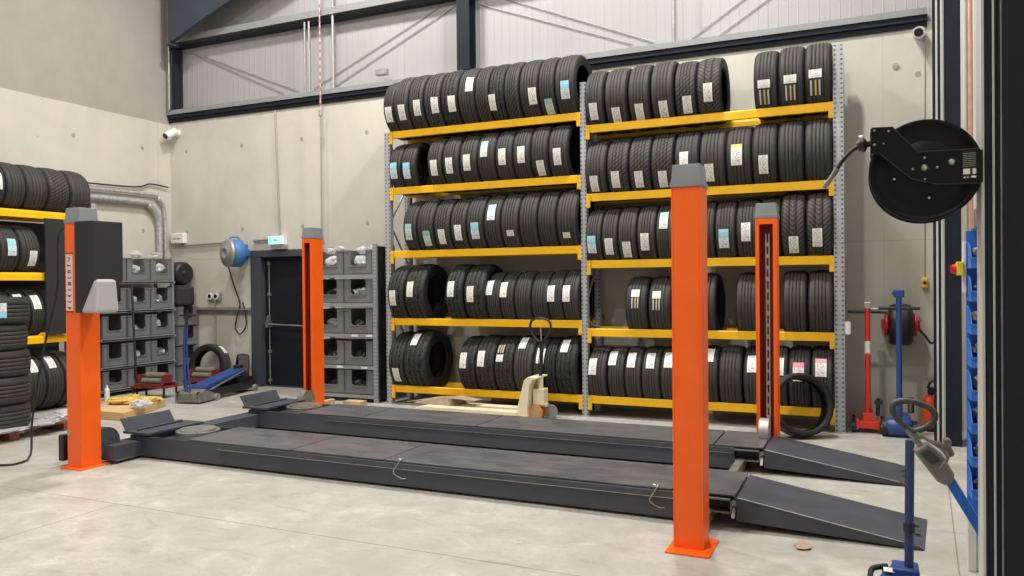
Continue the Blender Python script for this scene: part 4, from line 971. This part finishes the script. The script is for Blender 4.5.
# ------------------------------------------------------------------ foreground jacks at right
tj = thing('truck_jack', 'air-powered truck jack with looped grey grip on a sloping blue arm', 'jack', (.62, 3.75, 0))
loop = [(0.18, 0.956), (0.138, 0.996), (0.119, 1.03), (0.121, 1.062), (0.156, 1.078), (0.215, 1.071), (0.269, 1.043), (0.276, 1.009), (0.249, 0.975), (0.211, 0.955)]
gp = MB().tube([(x, 3.70, z) for x, z in loop], .0135, 12, closed=True).build('loop_grip', 'handle_grey', tj)
MB().tube([(.172, 3.70, .962), (.205, 3.70, .915), (.228, 3.70, .882)], .0135, 12).build('grip_neck', 'cast', tj)
body = [(0.193, 0.872), (0.245, 0.908), (0.305, 0.858), (0.345, 0.785), (0.338, 0.746), (0.308, 0.739), (0.281, 0.752)]
cbody = MB().prism(body[::-1], 'y', 3.66, 3.74).build('control_head', 'cast', tj, bevel=.010)
MB().prism([(.215, .868), (.248, .886), (.292, .845), (.262, .822)][::-1], 'y', 3.648, 3.662).build('dark_plate', 'handle_grey', cbody, bevel=.003)
MB().tube([(.205, 3.64, .955), (.245, 3.64, .93), (.285, 3.64, .905), (.305, 3.64, .885), (.318, 3.64, .86), (.302, 3.64, .83), (.292, 3.64, .812)], .0075, 10).tube([(.243, 3.635, .93), (.30, 3.635, .915), (.318, 3.635, .922)], .007, 8).cyl((.318, 3.62, .924), (.318, 3.68, .924), .014, 16).build('control_lever', 'cast', tj)
MB().prism([(.318, .93), (.345, .878), (.350, .86), (.33, .847), (.308, .87), (.305, .90)], 'y', 3.70, 3.74).build('air_valve', 'cast', cbody, bevel=.006)
MB().add(*(lambda A, B, w: ([(A[0]-w*.84, 3.675, A[1]-w*.5), (A[0]+w*.84, 3.675, A[1]+w*.5), (B[0]+w*.84, 3.675, B[1]+w*.5), (B[0]-w*.84, 3.675, B[1]-w*.5), (A[0]-w*.84, 3.715, A[1]-w*.5), (A[0]+w*.84, 3.715, A[1]+w*.5), (B[0]+w*.84, 3.715, B[1]+w*.5), (B[0]-w*.84, 3.715, B[1]-w*.5)], [(0, 3, 2, 1), (4, 5, 6, 7), (0, 1, 5, 4), (1, 2, 6, 5), (2, 3, 7, 6), (3, 0, 4, 7)]))((.325, .765), (.66, .17), .020)).build('handle_arm', 'bluebin', tj, bevel=.004)
MB().cyl((.47, 3.672, .545), (.47, 3.668, .545), .005, 10).build('arm_bolt', 'silver', tj)
MB().box(.55, .86, 3.55, 3.86, .05, .20).cyl((.70, 3.70, .2), (.70, 3.70, .33), .07, 20).build('jack_base', 'blue', tj, bevel=.01)
for x in (.60, .80):
    for y in (3.53, 3.88): MB().cyl((x, y-.015, .055), (x, y+.015, .055), .055, 18).build('wheel', 'black', tj)
fj = thing('trolley_jack', 'near blue trolley jack with a dark blue upright pole, cut by the lower border', 'jack', (.10, 4.15, 0))
MB().cyl((.205, 4.30, .15), (.212, 4.30, .80), .021, 16).build('handle', M.setdefault('darkblue', paint('dark_blue_pole', (.016, .035, .115), .45, .12, 6)), fj)
MB().cyl((.2065, 4.30, .345), (.207, 4.30, .385), .027, 16).build('handle_clamp', 'black', fj)
MB().hexa([(-.06, 3.95, .05), (.235, 4.10, .05), (.235, 4.38, .05), (.12, 4.40, .05)], [(-.04, 3.97, .10), (.235, 4.12, .15), (.235, 4.36, .15), (.13, 4.38, .15)]).box(.13, .25, 4.24, 4.38, .06, .172).build('chassis', 'blue', fj, bevel=.008)
MB().box(.09, .15, 4.24, 4.30, .150, .154).build('chassis_label', 'white', fj)
MB().tube([(.03, 4.22, .11), (.04, 4.32, .13), (.11, 4.36, .14)], .014, 10).build('side_lever', 'black', fj)
for x, y in ((-.05, 3.95), (.24, 4.1), (.10, 4.42), (.26, 4.36)): MB().cyl((x-.015, y, .05), (x+.015, y, .05), .05, 18).build('wheel', 'black', fj)

# ------------------------------------------------------------------ floor objects
# pallet jack behind the lift
pj = thing('pallet_jack', 'cream hand pallet jack parked in front of the tyre rack', 'pallet jack', (-4.0, 8.4, 0))
for y0 in (8.14, 8.44):
    f = MB().prism([(-5.0, .075), (-5.03, .055), (-5.0, .04), (-3.64, .04), (-3.64, .10), (-4.9, .10)], 'y', y0, y0+.15).build('fork', 'cream', pj, bevel=.006)
    MB().cyl((-4.85, y0+.04, .04), (-4.85, y0+.11, .04), .038, 16).build('load_roller', 'orangeplast', f)
MB().prism([(-3.66, .04), (-3.66, .12), (-3.57, .46), (-3.52, .505), (-3.40, .505), (-3.40, .485), (-3.46, .475), (-3.50, .40), (-3.53, .12), (-3.53, .04)], 'y', 8.20, 8.53).build('frame', 'cream', pj, bevel=.006)
MB().box(-3.50, -3.36, 8.30, 8.44, .17, .36).cyl((-3.43, 8.37, .33), (-3.43, 8.37, .50), .035, 16).box(-3.56, -3.34, 8.33, 8.41, .15, .19).build('hydraulic_pump', 'cream', pj, bevel=.008)
for y in (8.26, 8.42): MB().cyl((-3.46, y, .085), (-3.46, y+.05, .085), .085, 24).cyl((-3.46, y-.003, .085), (-3.46, y+.053, .085), .035, 14, mat=1).build('steer_wheel', ['orangeplast', 'dullsteel'], pj)
MB().cyl((-3.34, 8.45, .08), (-3.34, 8.49, .08), .078, 22).build('steer_wheel', 'dullsteel', pj)
h_ = MB().tube([(-3.43, 8.37, .46), (-3.41, 8.36, .75), (-3.415, 8.35, .92)], .022, 12).build('handle', 'black', pj)
MB().tube([(-3.415, 8.35, .90), (-3.50, 8.35, .97), (-3.545, 8.35, 1.06), (-3.52, 8.35, 1.15), (-3.42, 8.35, 1.18), (-3.31, 8.35, 1.15), (-3.285, 8.35, 1.06), (-3.33, 8.35, .97)], .014, 10, closed=True).build('handle_loop', 'black', h_)
MB().tube([(-3.41, 8.34, 1.08), (-3.40, 8.335, .92)], .008, 8, smooth=0).build('release_lever', 'silver', h_)
cd = MB().hexa([(-5.12, 8.30, .103), (-4.62, 8.28, .103), (-4.45, 8.58, .103), (-4.95, 8.60, .103)], [(-5.02, 8.32, .15), (-4.66, 8.30, .20), (-4.5, 8.56, .19), (-4.9, 8.58, .16)])
cd.hexa([(-5.25, 8.33, .105), (-5.0, 8.3, .14), (-4.92, 8.5, .15), (-5.15, 8.5, .11)], [(-5.25, 8.33, .110), (-5.0, 8.3, .148), (-4.92, 8.5, .158), (-5.15, 8.5, .116)]).hexa([(-4.62, 8.30, .19), (-4.30, 8.35, .16), (-4.25, 8.5, .16), (-4.55, 8.52, .19)], [(-4.62, 8.30, .195), (-4.30, 8.35, .166), (-4.25, 8.5, .166), (-4.55, 8.52, .196)])
tag(cd.build('cardboard_box', 'brown'), 'flattened brown cardboard box on the forks of the cream pallet jack', 'box')

# loose tyres
T = new_tyre('sipe', .76, -.56, 8.42, .30, .20, .335, 'loose thin tyre leaning face-on against the rack at its right end', None, 0) if False else None
me = tyre_mesh('ribbed', .80)
t = bpy.data.objects.new('tyre', me); COL.objects.link(t); t.scale = (.19, .325, .325)
t.matrix_world = Matrix.Translation((-.585, 8.37, .325)) @ Matrix.Rotation(math.radians(118), 4, 'Z') @ Matrix.Rotation(math.radians(12), 4, 'Y') @ Matrix.Diagonal((.19, .325, .325, 1))
tag(t, 'loose thin-walled tyre on the floor leaning against the right end of the rack', 'tyre')
for loc, R, w, rz, ry, lab, s in (((-9.42, 9.20, .335), .335, .19, -80, -6, 'loose tyre standing on the floor below the twin sockets', (0, 40)), ((-8.76, 9.20, .27), .265, .17, 48, 4, 'small loose tyre on the floor just left of the dark door', None)):
    o = bpy.data.objects.new('tyre', TM[('sipe', .68)]); COL.objects.link(o)
    o.matrix_world = Matrix.Translation(loc) @ Matrix.Rotation(math.radians(rz), 4, 'Z') @ Matrix.Rotation(math.radians(ry), 4, 'Y') @ Matrix.Diagonal((w, R, R, 1))
    tag(o, lab, 'tyre')
    if s: sticker(o, w, R, 132, .0, .08, .16, 'lab_w')
# stack on a pallet at the left
pal = thing('pallet', 'low red-brown wooden pallet under the stacked tyres at the left border', 'pallet', (-8.6, 5.4, 0))
for k in range(6): MB().box(-9.12+k*.19, -9.0+k*.19, 4.6, 5.85, .085, .105).build('deck_board', 'wood', pal)
for y in (4.6, 5.15, 5.75): MB().box(-9.12, -8.05, y, y+.1, .0, .085).build('runner', 'wood', pal)
cx, cy, R = -8.36, 5.14, .375
for k in range(5):
    o = bpy.data.objects.new('tyre', TM[('ribbed', .68)]); COL.objects.link(o)
    r_ = R-(.012 if k > 2 else 0)-(.01 if k == 0 else 0)
    o.matrix_world = Matrix.Translation((cx+.012*math.sin(k*2), cy+.01*math.cos(k*3), .108+.137+k*.277)) @ Matrix.Rotation(PI/2, 4, 'Y') @ Matrix.Diagonal((.277, r_, r_, 1))
    tag(o, 'tyre lying flat, %s of the stack on the pallet at left' % ['lowest', 'second from bottom', 'middle one', 'second from top', 'topmost'][k], 'tyre', 'tyres stacked flat on the pallet')
    if k > 2:
        # label wrapped on the tread, facing the viewer
        TT = Matrix.Rotation(math.radians(200), 4, 'X')
        n = 6; vs = []; uv = []
        for i in range(n):
            a = math.radians(22-14*(k-3)+i*5)      # angle round the vertical axis from +X towards -Y
            for s in (-.30, .25):
                vs.append((s, r_*1.004*0+1.006*math.sin(-a), -1.006*math.cos(a)*-1)); uv.append((i/(n-1), (s+.30)/.55))
        # local x is world -z after the 90 degree turn, local z is world x
        me = bpy.data.meshes.new('paper_label'); me.from_pydata(vs, [], [(2*i, 2*i+2, 2*i+3, 2*i+1) for i in range(n-1)])
        ul = me.uv_layers.new(name='UVMap')
        for p in me.polygons:
            for li in p.loop_indices: ul.data[li].uv = uv[me.loops[li].vertex_index]
        me.materials.append(M['lab_b']); l_ = bpy.data.objects.new('paper_label', me); COL.objects.link(l_); l_.parent = o
mb = MB(); r = random.Random(9)
for k, (x, y, sx, sy) in enumerate(((-8.02, 5.12, .10, .22), (-8.25, 4.78, .2, .1), (-8.12, 5.55, .16, .16), (-8.35, 5.72, .2, .12))): crumple((x, y, .125), (sx, sy, .022), 300+k, mb, 0, 3)
tag(mb.build('plastic_wrap', 'film'), 'clear plastic wrap bunched round the foot of the stacked tyres', 'plastic wrap')
mb = MB(); crumple((-8.62, 6.20, .07), (.17, .16, .07), 311, mb, 0, 3); crumple((-8.52, 6.28, .15), (.09, .08, .05), 312, mb, 0, 3)
tag(mb.build('plastic_wrap', 'film'), 'crumpled clear plastic lying between the pallet and the orange front left post', 'plastic wrap')
# flat cardboard with yellow plastic by the left post
bx = MB().hexa([(-8.45, 6.42, .0), (-7.95, 6.44, .0), (-8.42, 7.45, .0), (-9.2, 7.45, .0)], [(-8.45, 6.42, .10), (-7.95, 6.44, .10), (-8.42, 7.45, .10), (-9.2, 7.45, .10)]).build('cardboard_box', 'cardboard', bevel=.006)
tag(bx, 'flat tan cardboard box on the floor behind the orange front left post', 'box')
mb = MB(); crumple((-8.62, 7.05, .135), (.26, .24, .05), 320, mb, 0, 3); crumple((-8.42, 7.2, .125), (.12, .14, .04), 322, mb, 0, 3)
tag(mb.build('plastic_wrap', M.setdefault('yfilm', paint('yellow_tinted_film', (.70, .48, .12), .3, .3, 12))), 'crumpled yellow-tinted plastic on the flat cardboard box', 'plastic wrap')
mb = MB(); crumple((-8.08, 6.78, .155), (.10, .13, .05), 330, mb, 0, 3)
tag(mb.build('plastic_wrap', 'film'), 'small clear plastic scrap on the right corner of the flat cardboard box', 'plastic wrap')
# roller stands
def roller_stand(T, label):
    s = thing('roller_stand', label, 'roller stand', tuple(T.translation)); I = lambda p: tuple(T @ Vector(p))
    def bx(x0, x1, y0, y1, z0, z1, nm, mat, par): return MB().box(x0, x1, y0, y1, z0, z1, T=T).build(nm, mat, par, bevel=.003)
    bx(-.30, .30, -.16, -.13, .20, .25, 'side_rail', 'maroon', s); bx(-.30, .30, .13, .16, .20, .25, 'side_rail', 'maroon', s)
    MB().box(-.36, .36, -.18, .18, .18, .20, T=T).build('tray', 'maroon', s)
    for k, z in enumerate((.285, .375)):
        MB().cyl(I((-.20, -.05+.1*k, z)), I((.20, -.05+.1*k, z)), .045, 18).cyl(I((-.25, -.05+.1*k, z)), I((.25, -.05+.1*k, z)), .012, 8).build('roller', 'olive', s)
    for x in (-.26, .24): bx(x, x+.02, -.12, .12, .25, .40, 'end_plate', 'maroon', s)
    for x in (-.33, .30):
        for y in (-.17, .14): bx(x, x+.03, y, y+.03, 0, .18, 'leg', 'box_paint', s)
    return s
roller_stand(TR(-9.25, 8.0, 0, .15)@Matrix.Scale(.82, 4), 'red roller stand with two grey rollers, in front of the left wall shelving')
roller_stand(TR(-9.10, 8.78, 0, .15)@Matrix.Scale(.82, 4), 'red roller stand with two grey rollers, below the loose tyre under the sockets')
# low blue long-chassis jack
lj = thing('trolley_jack', 'long low blue trolley jack lying by the back wall between shelving and door', 'jack', (-8.5, 8.3, 0))
T = TR(-8.30, 7.74, 0, math.radians(101))       # local +x runs away from the viewer
g = lambda mb_, nm, mat, par=lj, bv=.004: mb_.build(nm, mat, par, bevel=bv)
mb = MB().box(-.05, 1.32, -.17, -.14, .05, .16, T=T).box(-.05, 1.32, .14, .17, .05, .16, T=T).box(.2, .5, -.14, .14, .06, .12, T=T).box(1.0, 1.32, -.14, .14, .06, .22, T=T); g(mb, 'side_frame', 'black')
mb = MB().prism([(-.05, .02), (.30, .02), (.30, .10), (.08, .19), (-.05, .14)], 'y', -.19, .19); mb.v = [tuple(T @ Vector(p)) for p in mb.v]; g(mb, 'front_block', 'cast')
mb = MB().hexa([T @ Vector(p) for p in ((.12, -.12, .12), (.12, .12, .12), (1.15, .12, .28), (1.15, -.12, .28))], [T @ Vector(p) for p in ((.12, -.12, .20), (.12, .12, .20), (1.15, .12, .36), (1.15, -.12, .36))]); g(mb, 'lift_arm', 'blue')
MB().cyl(T @ Vector((.10, -.16, .13)), T @ Vector((1.15, -.14, .34)), .012, 8).build('push_rod', 'silver', lj)
MB().cyl(T @ Vector((1.15, 0, .34)), T @ Vector((1.15, 0, .40)), .07, 18).build('saddle', 'black', lj)
for x in (.32, 1.28):
    for y in (-.2, .2): MB().cyl(T @ Vector((x, y-.02, .05)), T @ Vector((x, y+.02, .05)), .05, 18).build('wheel', 'dullsteel', lj)
hb = T @ Vector((.0, .05, .14))
hh = MB().tube([tuple(hb), (hb.x-.06, hb.y+.03, .7), (hb.x+.05-.08, hb.y+.05, 1.18)], .020, 12).tube([(hb.x+.07, hb.y, .14), (hb.x-.01, hb.y+.03, .7), (hb.x-.02, hb.y+.05, 1.15)], .012, 8).build('handle', 'blue', lj)
MB().cyl((hb.x-.13, hb.y+.02, 1.19), (hb.x+.10, hb.y+.09, 1.19), .014, 12).cyl((hb.x-.02, hb.y+.04, 1.05), (hb.x-.02, hb.y+.05, 1.26), .018, 12).build('crossbar', 'black', hh)
# black prop bar by the shelving
tag(MB().cyl((-9.55, 7.95, .01), (-9.84, 8.12, 1.62), .016, 10).build('pry_bar', 'black'), 'thin black bar leaning against the left wall shelving', 'bar')
# white tag behind left post
tg = MB().cyl((-9.60, 7.50, 0), (-9.60, 7.50, .15), .035, 16).cyl((-9.60, 7.50, .15), (-9.60, 7.50, .19), .035, 16, .012).cyl((-9.60, 7.50, .19), (-9.60, 7.50, .22), .012, 12).build('spray_bottle', 'white'); tag(tg, 'small white bottle standing at the foot of the left wall shelving', 'bottle')
# wood offcuts under the far left post
tag(MB().box(-6.35, -6.28, 7.95, 8.25, 0, .10).build('timber_offcut', 'palewood', bevel=.004), 'narrow pale timber offcut standing on the floor beside the far left orange post', 'timber')
tag(MB().box(-6.12, -5.85, 8.2, 8.35, 0, .09).build('timber_offcut', 'palewood', bevel=.004), 'wider pale timber block on the floor between the far left post and the bin shelving', 'timber')
# floor scraps
tag(crumple((-.33, 4.93, .008), (.05, .09, .007), 77, MB(), 0, 2).build('paper_scrap', 'brown'), 'small brown paper scrap on the floor right of the near orange post', 'scrap')
tag(MB().prism([(-.163, 8.73), (-.13, 8.73), (-.11, 8.74), (-.14, 8.75)], 'z', 1.03, 1.16).build('paper_tag', 'white'), 'pale tag hanging on the right upright of the tyre rack', 'tag')

# ------------------------------------------------------------------ camera, lights, view
cam_d = bpy.data.cameras.new('camera'); cam = bpy.data.objects.new('camera', cam_d); COL.objects.link(cam)
yaw, pit, rol = math.radians(24.3186), math.radians(-.4237), math.radians(-.52686)
f = Vector((-math.sin(yaw)*math.cos(pit), math.cos(yaw)*math.cos(pit), math.sin(pit)))
r0_ = Vector((math.cos(yaw), math.sin(yaw), 0)); u0_ = r0_.cross(f)
rv = math.cos(rol)*r0_+math.sin(rol)*u0_; uv_ = -math.sin(rol)*r0_+math.cos(rol)*u0_
mw = Matrix((( rv.x, uv_.x, -f.x, 0), (rv.y, uv_.y, -f.y, 0), (rv.z, uv_.z, -f.z, 1.6), (0, 0, 0, 1)))
cam.matrix_world = mw; cam_d.sensor_width = 36; cam_d.lens = 774.53/1024*36; cam_d.clip_start = .05; cam_d.clip_end = 60
SC.camera = cam
w = bpy.data.worlds.new('world'); SC.world = w; w.use_nodes = True
w.node_tree.nodes['Background'].inputs[0].default_value = (.6, .65, .7, 1); w.node_tree.nodes['Background'].inputs[1].default_value = .3
def lamp(x, y, z, sx, sy, p, col=(1, .90, .78), rot=(0, 0, 0)):
    d_ = bpy.data.lights.new('ceiling_lamp', 'AREA'); d_.shape = 'RECTANGLE'; d_.size = sx; d_.size_y = sy; d_.energy = p; d_.color = col
    o = bpy.data.objects.new('ceiling_lamp', d_); COL.objects.link(o); o.location = (x, y, z); o.rotation_euler = rot; return o
for x, y, p in ((-6.1, 7.3, 400), (-1.7, 7.3, 400), (-6.3, 3.2, 250), (-1.8, 2.6, 280), (-9.2, 4.2, 60), (-4.0, -1.0, 180)):
    lamp(x, y, 8.5, .4, .4, p, (1, .962, .905))
EXPO = 0.0

vs_ = SC.view_settings; vs_.view_transform = 'Standard'; vs_.look = 'None'; vs_.gamma = 1; vs_.use_curve_mapping = False; vs_.exposure = EXPO
